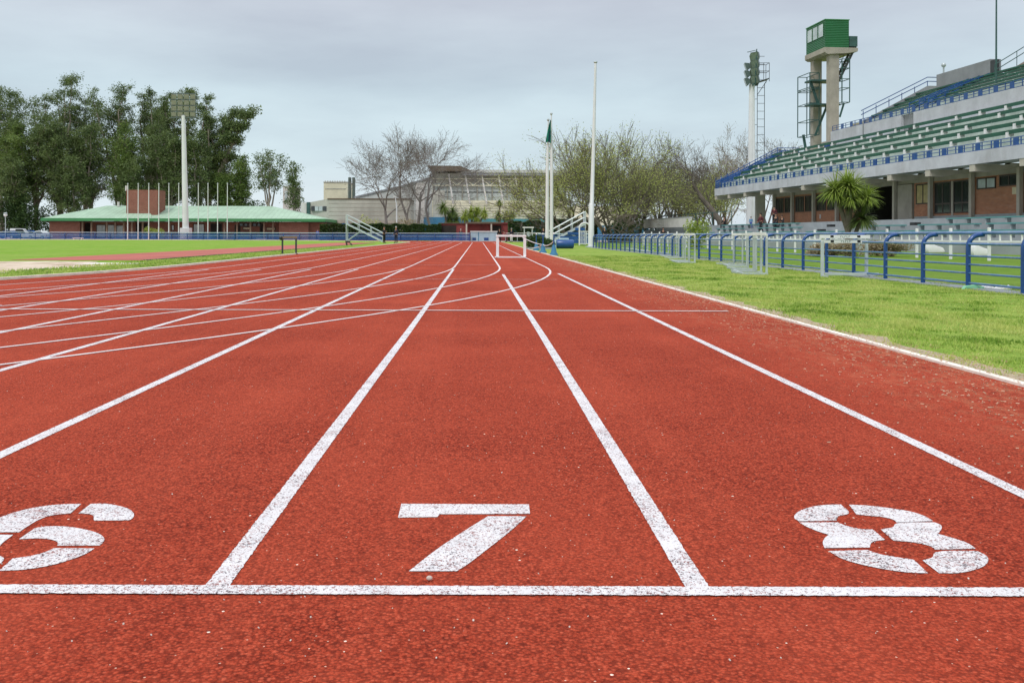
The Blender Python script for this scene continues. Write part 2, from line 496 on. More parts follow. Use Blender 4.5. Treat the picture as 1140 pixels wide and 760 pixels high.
def seam_mat(name, c, axis, period, bump=.5, rough=.55, var=.15):
    t = NT(name)
    s = t.add('ShaderNodeSeparateXYZ'); t.ln(t.tc.outputs['Object'], s.inputs[0])
    w = t.math('SINE', t.math('MULTIPLY', s.outputs[axis], 2 * math.pi / period))
    n = t.noise(.4, 5, .65)
    col = t.ramp(n, [(.3, tuple(x * (1 - var) for x in c)), (.7, tuple(min(1, x * (1 + var)) for x in c))])
    col = t.mix(t.math('MULTIPLY', t.math('GREATER_THAN', w, .93), .5), col, tuple(x * .6 for x in c))
    t.bump(w, bump, period * .12)
    return t.fin(col, rough, 0, .4)
M['roof_green'] = seam_mat('green_roof_sheet', (.36, .50, .37), 0, .9, .25)
M['fascia_green'] = simple('green_fascia', (.045, .22, .075), .5, .15, .5)
M['siding_green'] = seam_mat('green_metal_siding', (.010, .115, .036), 2, .19, .6, .45)
M['hall_panel'] = seam_mat('hall_panel', (.44, .44, .385), 0, 3.0, .1, .85, .18)

def mesh_fence_mat():
    t = NT('blue_windbreak_mesh')
    col = t.ramp(t.noise(.25, 5, .7), [(.35, (.035, .11, .31)), (.65, (.06, .18, .42))])
    t.fin(col, .7, 0, .2)
    tr = t.add('ShaderNodeBsdfTransparent')
    mx = t.add('ShaderNodeMixShader')
    t.ln(t.ramp(t.noise(.18, 4, .6), [(.35, (.30, .30, .30)), (.7, (.66, .66, .66))]), mx.inputs[0])
    t.ln(tr.outputs[0], mx.inputs[1]); t.ln(t.b.outputs[0], mx.inputs[2]); t.ln(mx.outputs[0], t.out.inputs[0])
    return t.m
M['bluemesh'] = mesh_fence_mat()

# ---------------------------------------------------------------- world & sun
SUN_EL, SUN_AZ = R(52), R(215)      # azimuth clockwise from +Y
w = bpy.data.worlds.new('World'); SC.world = w; w.use_nodes = True
nt = w.node_tree; N = nt.nodes; L = nt.links
bg = N['Background']
sky = N.new('ShaderNodeTexSky'); sky.sky_type = 'NISHITA'; sky.sun_disc = False
sky.sun_elevation = SUN_EL; sky.sun_rotation = SUN_AZ; sky.air_density = 1.2; sky.dust_density = 2.5
tc = N.new('ShaderNodeTexCoord')
sep = N.new('ShaderNodeSeparateXYZ'); L.new(tc.outputs['Generated'], sep.inputs[0])
ramp = N.new('ShaderNodeValToRGB')      # overcast: cloud deck by elevation (sine)
cr = ramp.color_ramp
SKY = [(0.0, (.74, .84, .88)), (.03, (.78, .87, .90)), (.08, (.66, .78, .825)), (.15, (.59, .70, .76)), (.24, (.585, .625, .695)), (.45, (.95, .98, 1.05)), (1.0, (1.45, 1.5, 1.6))]
while len(cr.elements) < len(SKY): cr.elements.new(.5)
for e, (p, c) in zip(cr.elements, SKY): e.position = p; e.color = (*c, 1)
L.new(sep.outputs[2], ramp.inputs[0])
# cloud streaks projected on a flat deck
mp = N.new('ShaderNodeMapping'); mp.inputs['Scale'].default_value = (1.0, 1.5, 4.2); L.new(tc.outputs['Generated'], mp.inputs[0])
cn = N.new('ShaderNodeTexNoise'); cn.inputs['Scale'].default_value = 2.6; cn.inputs['Detail'].default_value = 6; cn.inputs['Roughness'].default_value = .55
L.new(mp.outputs[0], cn.inputs['Vector'])
crp = N.new('ShaderNodeValToRGB'); crp.color_ramp.elements[0].position = .33; crp.color_ramp.elements[1].position = .68
crp.color_ramp.elements[0].color = (.88, .89, .935, 1); crp.color_ramp.elements[1].color = (1.13, 1.15, 1.155, 1)
L.new(cn.outputs['Fac'], crp.inputs[0])
mul = N.new('ShaderNodeMix'); mul.data_type = 'RGBA'; mul.blend_type = 'MULTIPLY'; mul.inputs[0].default_value = 1
L.new(ramp.outputs[0], mul.inputs[6]); L.new(crp.outputs[0], mul.inputs[7])
bg.inputs['Strength'].default_value = .1
L.new(sky.outputs[0], bg.inputs['Color'])
bg2 = N.new('ShaderNodeBackground'); bg2.inputs['Strength'].default_value = 1.0
L.new(mul.outputs[2], bg2.inputs['Color'])
ms = N.new('ShaderNodeMixShader'); ms.inputs[0].default_value = .93
L.new(bg.outputs[0], ms.inputs[1]); L.new(bg2.outputs[0], ms.inputs[2])
L.new(ms.outputs[0], N['World Output'].inputs['Surface'])

sd = bpy.data.lights.new('sun', 'SUN'); sd.energy = 1.5; sd.angle = R(12); sd.color = (1, .96, .90)
so = bpy.data.objects.new('sun', sd); COL.objects.link(so); so.location = (0, -20, 60)
sdir = Vector((math.sin(SUN_AZ) * math.cos(SUN_EL), math.cos(SUN_AZ) * math.cos(SUN_EL), math.sin(SUN_EL)))
so.rotation_euler = sdir.to_track_quat('Z', 'Y').to_euler()
SC.view_settings.view_transform = 'Standard'
SC.view_settings.look = 'None'
SC.view_settings.exposure = 0.0
SC.view_settings.gamma = 1.0
SC.cycles.max_bounces = 6
SC.cycles.transparent_max_bounces = 12
# ================================================================ ground, track, markings
def sheet(name, poly, z, mat, kind='structure', **kw):
    me = bpy.data.meshes.new(name)
    me.from_pydata([(p[0], p[1], z) for p in poly], [], [tuple(range(len(poly)))])
    me.materials.append(mat)
    bm = bmesh.new(); bm.from_mesh(me)
    bmesh.ops.recalc_face_normals(bm, faces=bm.faces)
    for f in bm.faces:
        if f.normal.z < 0: f.normal_flip()
    bm.to_mesh(me); bm.free()
    return tag(link(name, me), kind=kind, **kw)

def strip(name, a, b, z, mat, closed=False, kind='structure'):
    """ribbon between two matching polylines"""
    n = len(a)
    vs = [(p[0], p[1], z) for p in a] + [(p[0], p[1], z) for p in b]
    fs = []
    for i in range(n if closed else n - 1):
        j = (i + 1) % n
        fs.append((i, j, n + j, n + i))
    me = bpy.data.meshes.new(name); me.from_pydata(vs, [], fs); me.materials.append(mat)
    bm = bmesh.new(); bm.from_mesh(me)
    for f in bm.faces:
        if f.normal.z < 0: f.normal_flip()
    bm.to_mesh(me); bm.free()
    return tag(link(name, me), kind=kind)

ZT, LSTR, RX = 25.6, 84.4, -7.95          # tangent point, straight length, x of the inner edge
RIN = 36.5
OCX = RX - RIN
def oval(r, n=72, dz=0.0):
    pts = []
    for i in range(n + 1):           # near bend, right to left
        t = -math.pi * i / n
        pts.append((OCX + r * math.cos(t), ZT + r * math.sin(t) + dz * min(1, (math.sin(t) / .46) ** 2)))
    for i in range(n + 1):           # far bend, left to right
        t = math.pi - math.pi * i / n
        pts.append((OCX + r * math.cos(t), ZT + LSTR + r * math.sin(t)))
    return pts

sheet('ground', [(-1500, -600), (1500, -600), (1500, 2500), (-1500, 2500)], 0, M['lawn'])
sheet('infield', [(p[0], p[1]) for p in oval(RIN - .2)], .004, M['infield'])
sheet('far_lawn', [(8.6, 0), (60, 0), (60, 127), (8.6, 120)], .004, M['field'])
sheet('apron', [(-200, 140), (60, 128), (60, 300), (-200, 300)], .003, M['paving'])
sheet('back_lawn', [(-75, 151), (-7, 141), (-7, 146), (-75, 158)], .007, M['lawn'])
def outer(n=72):
    pts, h = [], RIN + 11.1
    for i in range(n + 1):           # the near right quarter runs on into the chute
        t = -math.pi * i / n
        c, s_ = math.cos(t), abs(math.sin(t))
        r_ = min(h / max(c, 1e-6), h / max(s_, 1e-6)) if c > 1e-6 else h
        pts.append((OCX + r_ * math.cos(t), ZT + r_ * math.sin(t)))
    return pts + oval(h, n)[n + 1:]
sheet('track_end', [(-7.9, 110), (3.15, 110), (3.15, 135), (-7.9, 135)], .004, M['track'])
strip('track', oval(RIN), outer(), .008, M['track'], True)
jr = random.Random(4)
sheet('dry_verge', [(3.08, 128), (3.08, -8)] + [(3.42 + jr.uniform(-.10, .14), -8 + .35 * i) for i in range(140)] + [(3.3, 60), (3.2, 128)], .005, M['verge'])

EDGE = {8: 1.82, 7: .557, 6: -.616, 5: -1.85, 4: -3.0, 3: -4.15, 2: -5.35, 1: -6.6}
ZS = 2.273
for k, x in EDGE.items():
    wd = .058
    z1 = {8: 21.3, 7: 20.8}.get(k, 24.2 - (8 - k) * .15)
    jr = random.Random(k)
    xn = {6: -.634, 7: .538}.get(k, x)          # the hand-marked lines run very slightly out of true
    def xa(q): return xn + (x - xn) * min(1, (q - ZS) / 6.0)
    zz = [ZS + .03 + .012 * i for i in range(420)] + [8 + .5 * i for i in range(int((z1 - 8) / .5))] + [z1]
    strip('lane_line', [(xa(q) - wd / 2 + (jr.gauss(0, .0009) if q < 7.3 else 0), q) for q in zz], [(xa(q) + wd / 2 + (jr.gauss(0, .0009) if q < 7.3 else 0), q) for q in zz], .0098, M['paint'])
    r = RIN + 1.22 * k + (.03 if k == 8 else 0)
    dz = {8: 1.5, 7: .55}.get(k, 0)
    strip('bend_line', oval(r - .024, 96, dz), oval(r + .024, 96, dz), .0118, M['paint_pink'], True)
jr = random.Random(99)
xs_ = [-9.2 + .008 * i for i in range(1541)]
strip('start_line', [(q, ZS - .028 + jr.gauss(0, .0012)) for q in xs_], [(q, ZS + .028 + jr.gauss(0, .0012)) for q in xs_], .0118, M['paint'])
strip('cross_line', [(-7.6, 10.70), (2.85, 10.70)], [(-7.6, 10.77), (2.85, 10.77)], .0138, M['paint_pink'])
strip('cross_line', [(-1.9, 18.3), (1.55, 18.3)], [(-1.9, 18.36), (1.55, 18.36)], .0138, M['paint_worn'])
strip('cross_line', [(-2.9, 27.2), (.55, 27.2)], [(-2.9, 27.27), (.55, 27.27)], .0138, M['paint_worn'])
strip('cross_line', [(-7.2, 11.35), (-5.7, 11.25)], [(-7.2, 11.42), (-5.7, 11.32)], .0158, M['paint_pink'])
# raised edgings
mb = MB()
o0, o1 = oval(RIN - .12, 60), oval(RIN - .02, 60)
n = len(o0)
vs = [(p[0], p[1], 0) for p in o0] + [(p[0], p[1], 0) for p in o1] + [(p[0], p[1], .055) for p in o0] + [(p[0], p[1], .055) for p in o1]
fs = []
for i in range(n):
    j = (i + 1) % n
    fs += [(2 * n + i, 2 * n + j, 3 * n + j, 3 * n + i), (i, j, 2 * n + j, 2 * n + i), (n + j, n + i, 3 * n + i, 3 * n + j)]
mb.add(vs, fs)
tag(mb.build('inner_kerb', M['kerb']), kind='structure')
mb = MB().box(3.12, 3.18, -10, 128, -.02, .024)
tag(mb.build('track_edging', M['kerb']), kind='structure')
# infield details: runway, pit
sheet('runway', [(-11.0, 31), (-15.4, 31), (-15.6, 104), (-11.2, 104)], .012, M['runway'])
tag(MB().box(-11.0, -10.86, 31, 100, -.02, .03).build('drain_edge', M['black']), kind='structure')
rng = random.Random(5)
poly = []
for i in range(44):
    t = 2 * math.pi * i / 44
    rr = 1 + rng.uniform(-.10, .10)
    poly.append((-15.2 + 4.9 * rr * math.copysign(abs(math.cos(t)) ** .55, math.cos(t)), 24.5 + 5.0 * rr * math.copysign(abs(math.sin(t)) ** .6, math.sin(t))))
sheet('sand_pit', poly, .012, M['sand'])
sheet('concrete_strip', [(-9.9, 26.6), (-11.6, 26.9), (-11.5, 28.3), (-9.8, 28.0)], .016, M['kerb'])

# ---------------------------------------------------------------- lane numbers
def smooth_poly(pts, lim=52, sub=5):
    P = [Vector((p[0], p[1])) for p in pts]; n = len(P); out = []
    def tg(i):
        a, b = P[i] - P[i - 1], P[(i + 1) % n] - P[i]
        if a.length < 1e-9 or b.length < 1e-9: return None
        return None if a.angle(b) > R(lim) else (a.normalized() + b.normalized()).normalized()
    for i in range(n):
        p, q = P[i], P[(i + 1) % n]
        e = q - p; l = e.length
        t0, t1 = tg(i) or e.normalized(), tg((i + 1) % n) or e.normalized()
        for s in range(sub):
            u = s / sub
            out.append((2 * u ** 3 - 3 * u * u + 1) * p + (u ** 3 - 2 * u * u + u) * l * t0 + (-2 * u ** 3 + 3 * u * u) * q + (u ** 3 - u * u) * l * t1)
    return out

def number(name, pieces, ox, oy, sc, label):
    vs, fs = [], []
    for pc in pieces:
        # outline measured on the ground plane, then smoothed there
        g = [gnd(ox + x / sc, oy + y / sc) for x, y in pc]
        g = smooth_poly([(p.x, p.y) for p in g])
        b = len(vs)
        vs += [(p[0], p[1], .0098) for p in g]
        fs.append(tuple(range(b, b + len(g))))
    me = bpy.data.meshes.new(name); me.from_pydata(vs, [], fs); me.materials.append(M['paint_num'])
    bm = bmesh.new(); bm.from_mesh(me)
    for f in bm.faces:
        if f.normal.z < 0: f.normal_flip()
    bm.to_mesh(me); bm.free()
    return tag(link(name, me), label, 'lane number', 'stencilled lane numbers')

number('lane_number', [[(222, 192), (897, 195), (903, 245), (425, 247), (412, 262), (205, 265)],
                       [(680, 258), (885, 258), (800, 335), (690, 422), (560, 520), (515, 548), (262, 548), (400, 440), (540, 345)]],
       400, 520, 4.75, 'white stencilled number 7 painted on the red track')
number('lane_number', [[(100, 190), (110, 165), (160, 142), (230, 130), (310, 127), (345, 168), (300, 180), (290, 200), (120, 203)],
                       [(347, 128), (430, 132), (540, 145), (630, 160), (690, 180), (728, 202), (562, 208), (548, 196), (500, 184), (440, 178), (380, 172)],
                       [(120, 208), (295, 208), (340, 225), (400, 238), (455, 240), (510, 287), (455, 296), (440, 322), (236, 324), (228, 300), (238, 278), (256, 264), (210, 250), (160, 230)],
                       [(490, 240), (545, 230), (562, 213), (735, 208), (762, 220), (766, 238), (750, 260), (820, 280), (880, 300), (922, 327), (738, 331), (715, 316), (650, 300), (548, 290)],
                       [(256, 338), (430, 333), (480, 350), (560, 365), (640, 377), (705, 438), (620, 435), (520, 422), (400, 398), (310, 370)],
                       [(742, 343), (925, 337), (965, 355), (978, 380), (955, 408), (900, 427), (830, 438), (755, 438), (680, 380), (722, 368)]],
       860, 530, 4.0714, 'white stencilled number 8 painted on the red track')
number('lane_number', [[(645, 75), (480, 79), (300, 100), (130, 138), (0, 183), (-110, 232), (-175, 300), (150, 300), (240, 240), (320, 195), (400, 168), (560, 150)],
                       [(720, 75), (820, 73), (920, 86), (1020, 115), (1060, 150), (1055, 185), (1028, 205), (745, 208), (725, 160), (622, 150)],
                       [(150, 355), (280, 265), (380, 253), (520, 255), (660, 275), (770, 305), (825, 345), (820, 378), (790, 405), (455, 406), (455, 378), (400, 357), (300, 349)],
                       [(430, 425), (750, 428), (690, 465), (580, 510), (400, 562), (200, 595), (-10, 606), (100, 508), (250, 486), (350, 460)],
                       [(-178, 318), (105, 320), (10, 395), (-15, 440), (-10, 480), (32, 508), (-50, 590), (-150, 545), (-200, 460), (-200, 380)]],
       0, 550, 7.125, 'white stencilled number 6 cut by the left edge of the photo')

# pebble by the start line
p = gnd(478, 646)
mb = MB().ball((0, 0, .008), (.008, .0065, .006))
tag(mb.build('pebble', M['stone'], smooth=True, base=None), 'small pale pebble lying by the start line under the 7', 'pebble').location = (p.x, p.y, .008)

# ---------------------------------------------------------------- grass and litter
def blades(name, xs, ys, hs, ws, mat, seed):
    r = np.random.default_rng(seed)
    n = len(xs)
    a = r.uniform(0, 2 * np.pi, n); lean = r.uniform(.1, 1.0, n) * hs
    b = r.uniform(0, 2 * np.pi, n)
    dx, dy = np.cos(a) * ws / 2, np.sin(a) * ws / 2
    V = np.zeros((n, 3, 3))
    V[:, 0] = np.stack([xs - dx, ys - dy, np.zeros(n)], 1)
    V[:, 1] = np.stack([xs + dx, ys + dy, np.zeros(n)], 1)
    V[:, 2] = np.stack([xs + np.cos(b) * lean, ys + np.sin(b) * lean, hs], 1)
    return np_mesh(name, V.reshape(-1, 3), 3, mat)

r = np.random.default_rng(11)
n = 330000
u = r.uniform(0, 1, n)
y = 3.6 * (40 / 3.6) ** u                      # density falls off with distance
x = 3.16 + (r.uniform(0, 1, n) ** 1.12) * 6.2
clump = np.sin(x * 3.1 + np.sin(y * 2.3) * 1.7) * np.sin(y * 2.7 + np.sin(x * 1.9) * 2) * .5 + np.sin(x * 7.3 + y * 1.1) * np.sin(y * 6.1 - x * 2.1) * .5
edge = np.clip((x - 3.20 + .10 * np.sin(y * 3.1) + .08 * np.sin(y * 7.7)) / .38, 0, 1)
keep = r.uniform(0, 1, n) < np.clip(.55 + .55 * clump, .12, 1) * (.06 + .94 * edge)
x, y, clump = x[keep], y[keep], clump[keep]
n = len(x)
hs = r.uniform(.008, .026, n) * (1 + .7 * clump) * (1 + .012 * y)
ws = r.uniform(.004, .008, n) * (1 + .09 * y)
tag(link('grass', blades('grass', x, y, hs, ws, M['blade'], 3)), kind='stuff')
n = 26000
y = 17 * (70 / 17) ** r.uniform(0, 1, n)
x = -8.15 - r.uniform(0, 1, n) ** 1.6 * 2.6
x = np.where(y < ZT, OCX + np.sqrt(np.maximum(0, (RIN - .2 - (-8.15 - x)) ** 2 - (ZT - y) ** 2)), x)
tag(link('grass', blades('grass', x, y, r.uniform(.03, .08, n), r.uniform(.015, .03, n), M['blade'], 4)), kind='stuff')

# straw and grit blown along the outer edge
n = 6500
y = 2.6 * (30 / 2.6) ** r.uniform(0, 1, n)
x = 3.28 - np.abs(r.normal(0, .50, n)) - .02 + r.uniform(0, .35, n) * (r.uniform(0, 1, n) < .5)
a = r.normal(1.2, .8, n); l = r.uniform(.004, .022, n); wd = r.uniform(.0008, .0020, n) * (1 + .04 * y)
V = np.zeros((n, 4, 3))
for i, (s1, s2) in enumerate(((-1, -1), (1, -1), (1, 1), (-1, 1))):
    V[:, i] = np.stack([x + s1 * np.cos(a) * l / 2 - s2 * np.sin(a) * wd / 2, y + s1 * np.sin(a) * l / 2 + s2 * np.cos(a) * wd / 2, .010 + .004 * (s2 > 0) + r.uniform(0, .002, n) + .018 * (x > 3.10)], 1)
tag(link('straw_litter', np_mesh('straw_litter', V.reshape(-1, 3), 4, M['straw'])), kind='stuff')
n = 700
y = 1.9 * (14 / 1.9) ** r.uniform(0, 1, n); x = r.uniform(-.56, .62, n) * y * 1.0
s = r.uniform(.0012, .0030, n)
V = np.zeros((n, 4, 3))
for i, t in enumerate((0, 2.1, 4.2)):
    pass
a = r.uniform(0, 6.28, n)
for i in range(4):
    V[:, i] = np.stack([x + s * np.cos(a + i * 1.57), y + s * np.sin(a + i * 1.57), .0088 + s * (1.1 if i in (2, 3) else .1)], 1)
m = x < 3.1
tag(link('grit', np_mesh('grit', V[m].reshape(-1, 3), 4, M['stone'])), kind='stuff')
# ================================================================ blue rail fence and hurdles
XF = 8.20
def rail_fence():
    z0, n, sp = 14.17, 34, 1.6
    first = -3
    root = thing('rail_fence', 'long blue tubular rail fence with curved post tops beside the lawn', 'fence', (XF, z0, 0))
    mb = MB()
    arc = [(.0, 0, -.02), (0, 0, .62)] + [(.20 - .20 * math.cos(t), 0, .70 + .20 * math.sin(t)) for t in [R(90) * i / 6 for i in range(7)]] + [(.26, 0, .905)]
    mb.tube(arc, .040, 10)
    post = mb.mesh('post', M['bluepaint'], smooth=True)
    for k in range(first, n):
        link('post', post, root, (0, sp * k, 0))
    y0, y1 = sp * first - .3, sp * (n - 1) + .3
    for zz, xx, rr in ((.93, .25, .031), (.745, 0, .023), (.545, 0, .018), (.405, 0, .018), (.26, 0, .018), (.095, 0, .020)):
        m2 = MB()
        m2.tube([(xx - .0, y0 + (y1 - y0) * i / 12, zz) for i in range(13)], rr, 10)
        m2.build('rail', M['railpaint'], root, smooth=True)
rail_fence()
# paved strip the posts stand in
tag(MB().box(XF - .12, XF + .30, 8, 70, -.05, .02).build('fence_footing', M['terrace']), kind='structure')

def hurdle(name, label, loc, rz, mats, group=None, h=.90, wdt=1.04, text=False, upw=.05, foot=.7):
    """base feet run along -y from the uprights"""
    root = thing(name, label, 'hurdle', loc, rz, group)
    b = MB()
    b.box(-wdt / 2 + .0, wdt / 2 + .0, -foot - .05, -foot, .0, .05) if not text else None
    for s in (-1, 1):
        b.box(s * wdt / 2 - upw / 2, s * wdt / 2 + upw / 2, -foot - (.05 if not text else 0), .03, 0, .045)
    if text: b.box(-wdt / 2 - .03, wdt / 2 + .16, -foot, -foot + .06, .046, .10)
    b.build('base', mats[0], root, bevel=.006)
    for s in (-1, 1):
        u = MB()
        u.box(s * wdt / 2 - upw / 2, s * wdt / 2 + upw / 2, -.022, .022, .045, h - .10)
        u.build('upright', mats[0], root, bevel=.005)
        u = MB()
        u.box(s * wdt / 2 - upw * .35, s * wdt / 2 + upw * .35, -.016, .016, h - .10, h + .0)
        u.build('upright_extension', mats[1], root)
    tb = MB().box(-wdt / 2 - .06, wdt / 2 + .06, -.045, -.020, h - .04, h + .035)
    bo = tb.build('top_board', mats[1], root, bevel=.005)
    if text:
        for s in (-.29, .29):
            MB().box(s - .035, s + .035, -.0475, -.0452, h - .018, h + .03).build('black_square', M['black'], bo)
        lt = MB()
        rr = random.Random(3)
        for i in range(5):
            x = -.11 + i * .045
            lt.box(x, x + .010, -.0475, -.0452, h - .02, h + .018)
            lt.box(x + .011, x + .032, -.0475, -.0452, h + (-.02 if i % 2 else .006), h + (-.010 if i % 2 else .016))
        lt.build('lettering', M['lettering'], bo)
        t2 = MB().box(-wdt / 2 + .02, wdt / 2 + .02, -.012, .012, h - .135, h - .065)
        b2 = t2.build('lower_board', mats[1], root, bevel=.005)
        for s in (-.27, .31):
            MB().box(s - .035, s + .035, -.0145, -.0122, h - .125, h - .07).build('black_square', M['black'], b2)
        lt = MB()
        for i in range(5):
            x = -.08 + i * .045
            lt.box(x, x + .010, -.0145, -.0122, h - .122, h - .082)
            lt.box(x + .011, x + .032, -.0145, -.0122, h + (-.12 if i % 2 else -.10), h + (-.11 if i % 2 else -.09))
        lt.build('lettering', M['lettering'], b2)
    return root

HW = (M['white'], M['white'])
HG = (M['galvlight'], M['white'])
p = gnd(569, 286.6)
hurdle('hurdle', 'white hurdle standing alone on the red track lanes', (p.x, p.y, .012), R(-6), HW, 'hurdles', .84, 1.06, upw=.11, foot=.62)
p = gnd(940, 308)
hurdle('hurdle', 'grey hurdle facing the track with black squares on two white boards', (p.x, p.y, 0), R(3), HG, 'hurdles', .86, .96, text=True, foot=.25, upw=.062)
specs = [  # px, py (upright foot), heading, label
    (843, 302.5, -97, 'grey hurdle seen edge on, second nearest in the group left of the palm'),
    (837, 299.5, -95, 'grey hurdle third in the edge-on group left of the palm'),
    (829, 296, -99, 'grey hurdle fourth in the edge-on group left of the palm'),
    (824, 294.5, -84, 'grey hurdle set slightly apart left of the nearest edge-on group'),
    (847, 304.5, -93, 'grey hurdle closest to the camera in the edge-on group left of the palm'),
    (770, 292, -92, 'grey hurdle nearest the camera in the middle cluster on the lawn'),
    (748, 284.2, -97, 'grey hurdle fourth in the middle cluster on the lawn'),
    (765, 290.5, -95, 'grey hurdle second in the middle cluster on the lawn'),
    (758, 287.5, -93, 'grey hurdle third in the middle cluster on the lawn'),
    (752, 285.5, -96, 'grey hurdle at the back of the middle cluster on the lawn'),
    (744, 283, -80, 'grey hurdle between the middle cluster and the far cluster'),
    (733, 281.5, -92, 'grey hurdle at the front of the far cluster on the lawn'),
    (726, 280, -95, 'grey hurdle second in the far cluster on the lawn'),
    (717, 278.5, -90, 'grey hurdle third in the far cluster on the lawn'),
    (741, 281.5, -86, 'grey hurdle leaning just behind the lone one between the clusters'),
    (721, 279.2, -98, 'grey hurdle close behind the far cluster on the lawn'),
    (703, 276.7, -88, 'grey hurdle second from the far end along the blue rail fence'),
    (708, 277.3, -94, 'grey hurdle farthest along the blue rail fence'),
]
hp = None
for px, py, hd, lab in specs:
    q = gnd(px, py)
    if hp is None:
        hp = hurdle('hurdle', lab, (0, 0, 0), 0, (M['galv'], M['white']), 'hurdles', .92, 1.05, upw=.055, foot=.5)
        o = hp
    else:
        o = copy_tree(hp)
        o['label'] = lab
    o.location = (q.x, q.y, 0); o.rotation_euler = (0, 0, R(hd))

# black hurdle-like stand on the infield side and the small dark stand beyond it
p = gnd(322, 283)
rt = thing('practice_stand', 'dark two-legged stand with a tan top bar on the infield grass', 'stand', (p.x, p.y, 0))
for s in (-.30, .30):
    MB().box(s - .035, s + .035, -.03, .03, 0, .76).build('leg', M['darksteel'], rt)
    MB().box(s - .05, s + .05, -.25, .25, 0, .04).build('foot', M['darksteel'], rt)
MB().box(-.34, .36, -.04, -.005 - .026, .70, .79).build('crossbar', M['wood'], rt)
MB().ball((-.36, 0, .72), (.09, .08, .10)).build('clamp', M['black'], rt, smooth=True)
p = gnd(388, 273.2)
rt = thing('starting_block', 'small dark brown block stand on grass below the left stairs', 'block', (p.x, p.y, 0))
MB().prism([(-.24, -.15, .22), (.10, -.15, .22), (.16, -.15, .38), (-.24, -.15, .40)], (0, .3, 0)).build('top', M['frame'], rt)
for x0, x1, t in ((-.22, -.08, 0), (.08, .24, .12)):
    MB().prism([(x0, -.12, .215), (x1 - .04, -.12, .215), (x1 + t, -.12, 0), (x0 + t + .04, -.12, 0)], (0, .24, 0)).build('leg', M['frame'], rt)

# litter at the foot of the fence
p = gnd(1082, 321.5)
mb = MB()
mb.prism([(-.16, -.05, .0), (.17, -.05, 0), (.19, -.05, .045), (.05, -.05, .075), (-.12, -.05, .06)], (0, .10, 0))
tag(mb.build('plastic_sheet', M['greenplastic'], bevel=.012), 'pale green crumpled plastic under the nearest fence rails', 'litter').location = p
p = gnd(1103, 321)
mb = MB()
rr = random.Random(8)
for i in range(7):
    a = rr.uniform(-.25, .25); b = rr.uniform(-.04, .04)
    mb.prism([(a - .09, b, .0), (a + .08, b - .02, .0), (a + .05, b, .04 + .03 * rr.random())], (.01, .05, .01))
tag(mb.build('crumpled_paper', M['white']), 'crumpled white paper on the grass at the fence foot', 'litter').location = p

# ================================================================ poles
def tall_pole(name, label, cat, base, h, r0, r1, mat, group=None, cap=True):
    rt = thing(name, label, cat, base, 0, group)
    MB().tube([(0, 0, 0), (0, 0, h * .5), (0, 0, h)], [r0, (r0 + r1) * .5, r1], 12).build('pole', mat, rt, smooth=True)
    if cap: MB().ball((0, 0, h + r1), (r1 * 2.2, r1 * 2.2, r1 * 1.8)).build('cap', M['galv'], rt, smooth=True)
    return rt
p = gnd(658, 275)
hz = zat(662.5, 70, p.y)
rt = thing('mast', 'very tall white tapering mast on the lawn by the fence', 'mast', p)
mb = MB()
mb.tube([(0, 0, 0), (.02, 0, 3.2), (.04, 0, 3.25), (.16, 0, 7.3), (.30, 0, hz)], [.23, .20, .16, .13, .085], 14)
mb.build('pole', M['whitepole'], rt, smooth=True)
MB().ball((.30, 0, hz + .05), (.15, .15, .09)).build('cap', M['galv'], rt, smooth=True)
MB().lathe((0, 0, 0), [(.42, 0), (.42, .06), (.30, .08), (.29, .10)], 14).build('foot_plate', M['galv'], rt)
# pair of flagpoles with a furled flag
ZP = 76.0
pair = [(609.3, 134), (614.2, 127)]
for i, (px, py) in enumerate(pair):
    x = xat(px, ZP, 200)
    rt = thing('flagpole', ['white flagpole left of the close pair, carrying the furled flag', 'white flagpole right of the close pair, slightly taller'][i], 'flagpole', (x, ZP + .1 * i, 0), 0, 'twin flagpoles')
    h = zat(px, py, ZP)
    MB().tube([(0, 0, 0), (0, 0, h * .62), (.06 - .1 * i, 0, h)], [.155, .125, .045], 12).build('pole', M['whitepole'], rt, smooth=True)
    MB().ball((.06 - .1 * i, 0, h + .04), .11).build('finial', M['galv'], rt, smooth=True)
x = xat(611.5, ZP, 145)
mb = MB()
zt, zb = zat(611, 134, ZP), zat(611, 160, ZP)
rows = 14
vs = []
for i in range(rows + 1):
    t = i / rows
    wd = .06 + .40 * t ** .8
    zz = zt + (zb - zt) * t
    for j in range(9):
        s = j / 8
        vs.append((.12 - wd * s, .07 * math.sin(j * 2.3 + i * .35) * (1 - .2 * t), zz + .12 * math.sin(s * 3) * t))
fs = [(i * 9 + j, i * 9 + j + 1, (i + 1) * 9 + j + 1, (i + 1) * 9 + j) for i in range(rows) for j in range(8)]
mb.add(vs, fs)
for k, f in enumerate(mb.f):
    mb.mi[k] = 1 if (k % 8) in (1, 2, 3) and k > 56 else 0
me = mb.mesh('flag', [M['flag'], M['flagdark']], smooth=True)
sol = link('flag', me, None, (x, ZP - .02, 0))
sol.location = (x, ZP - .25, 0)
tag(sol, 'limp dark green flag hanging at the top of the twin poles', 'flag')
# ten thin flagpoles before the clubhouse
words = 'first second third fourth fifth sixth seventh eighth ninth last'.split()
fp = None
for i, px in enumerate((142.2, 154.2, 166.3, 177.8, 189.3, 200.6, 222.6, 233.6, 244.6, 255.6)):
    Zf = 148.5
    if fp is None:
        fp = tall_pole('flagpole', '', 'flagpole', (0, 0, 0), 8.75, .085, .055, M['whitepole'], 'thin flagpoles before the clubhouse')
        o = fp
    else:
        o = copy_tree(fp)
    o['label'] = f'{words[i]} thin white flagpole from the left before the green-roofed clubhouse'
    o.location = (xat(px, Zf, 240), Zf - .15 * i, 0)

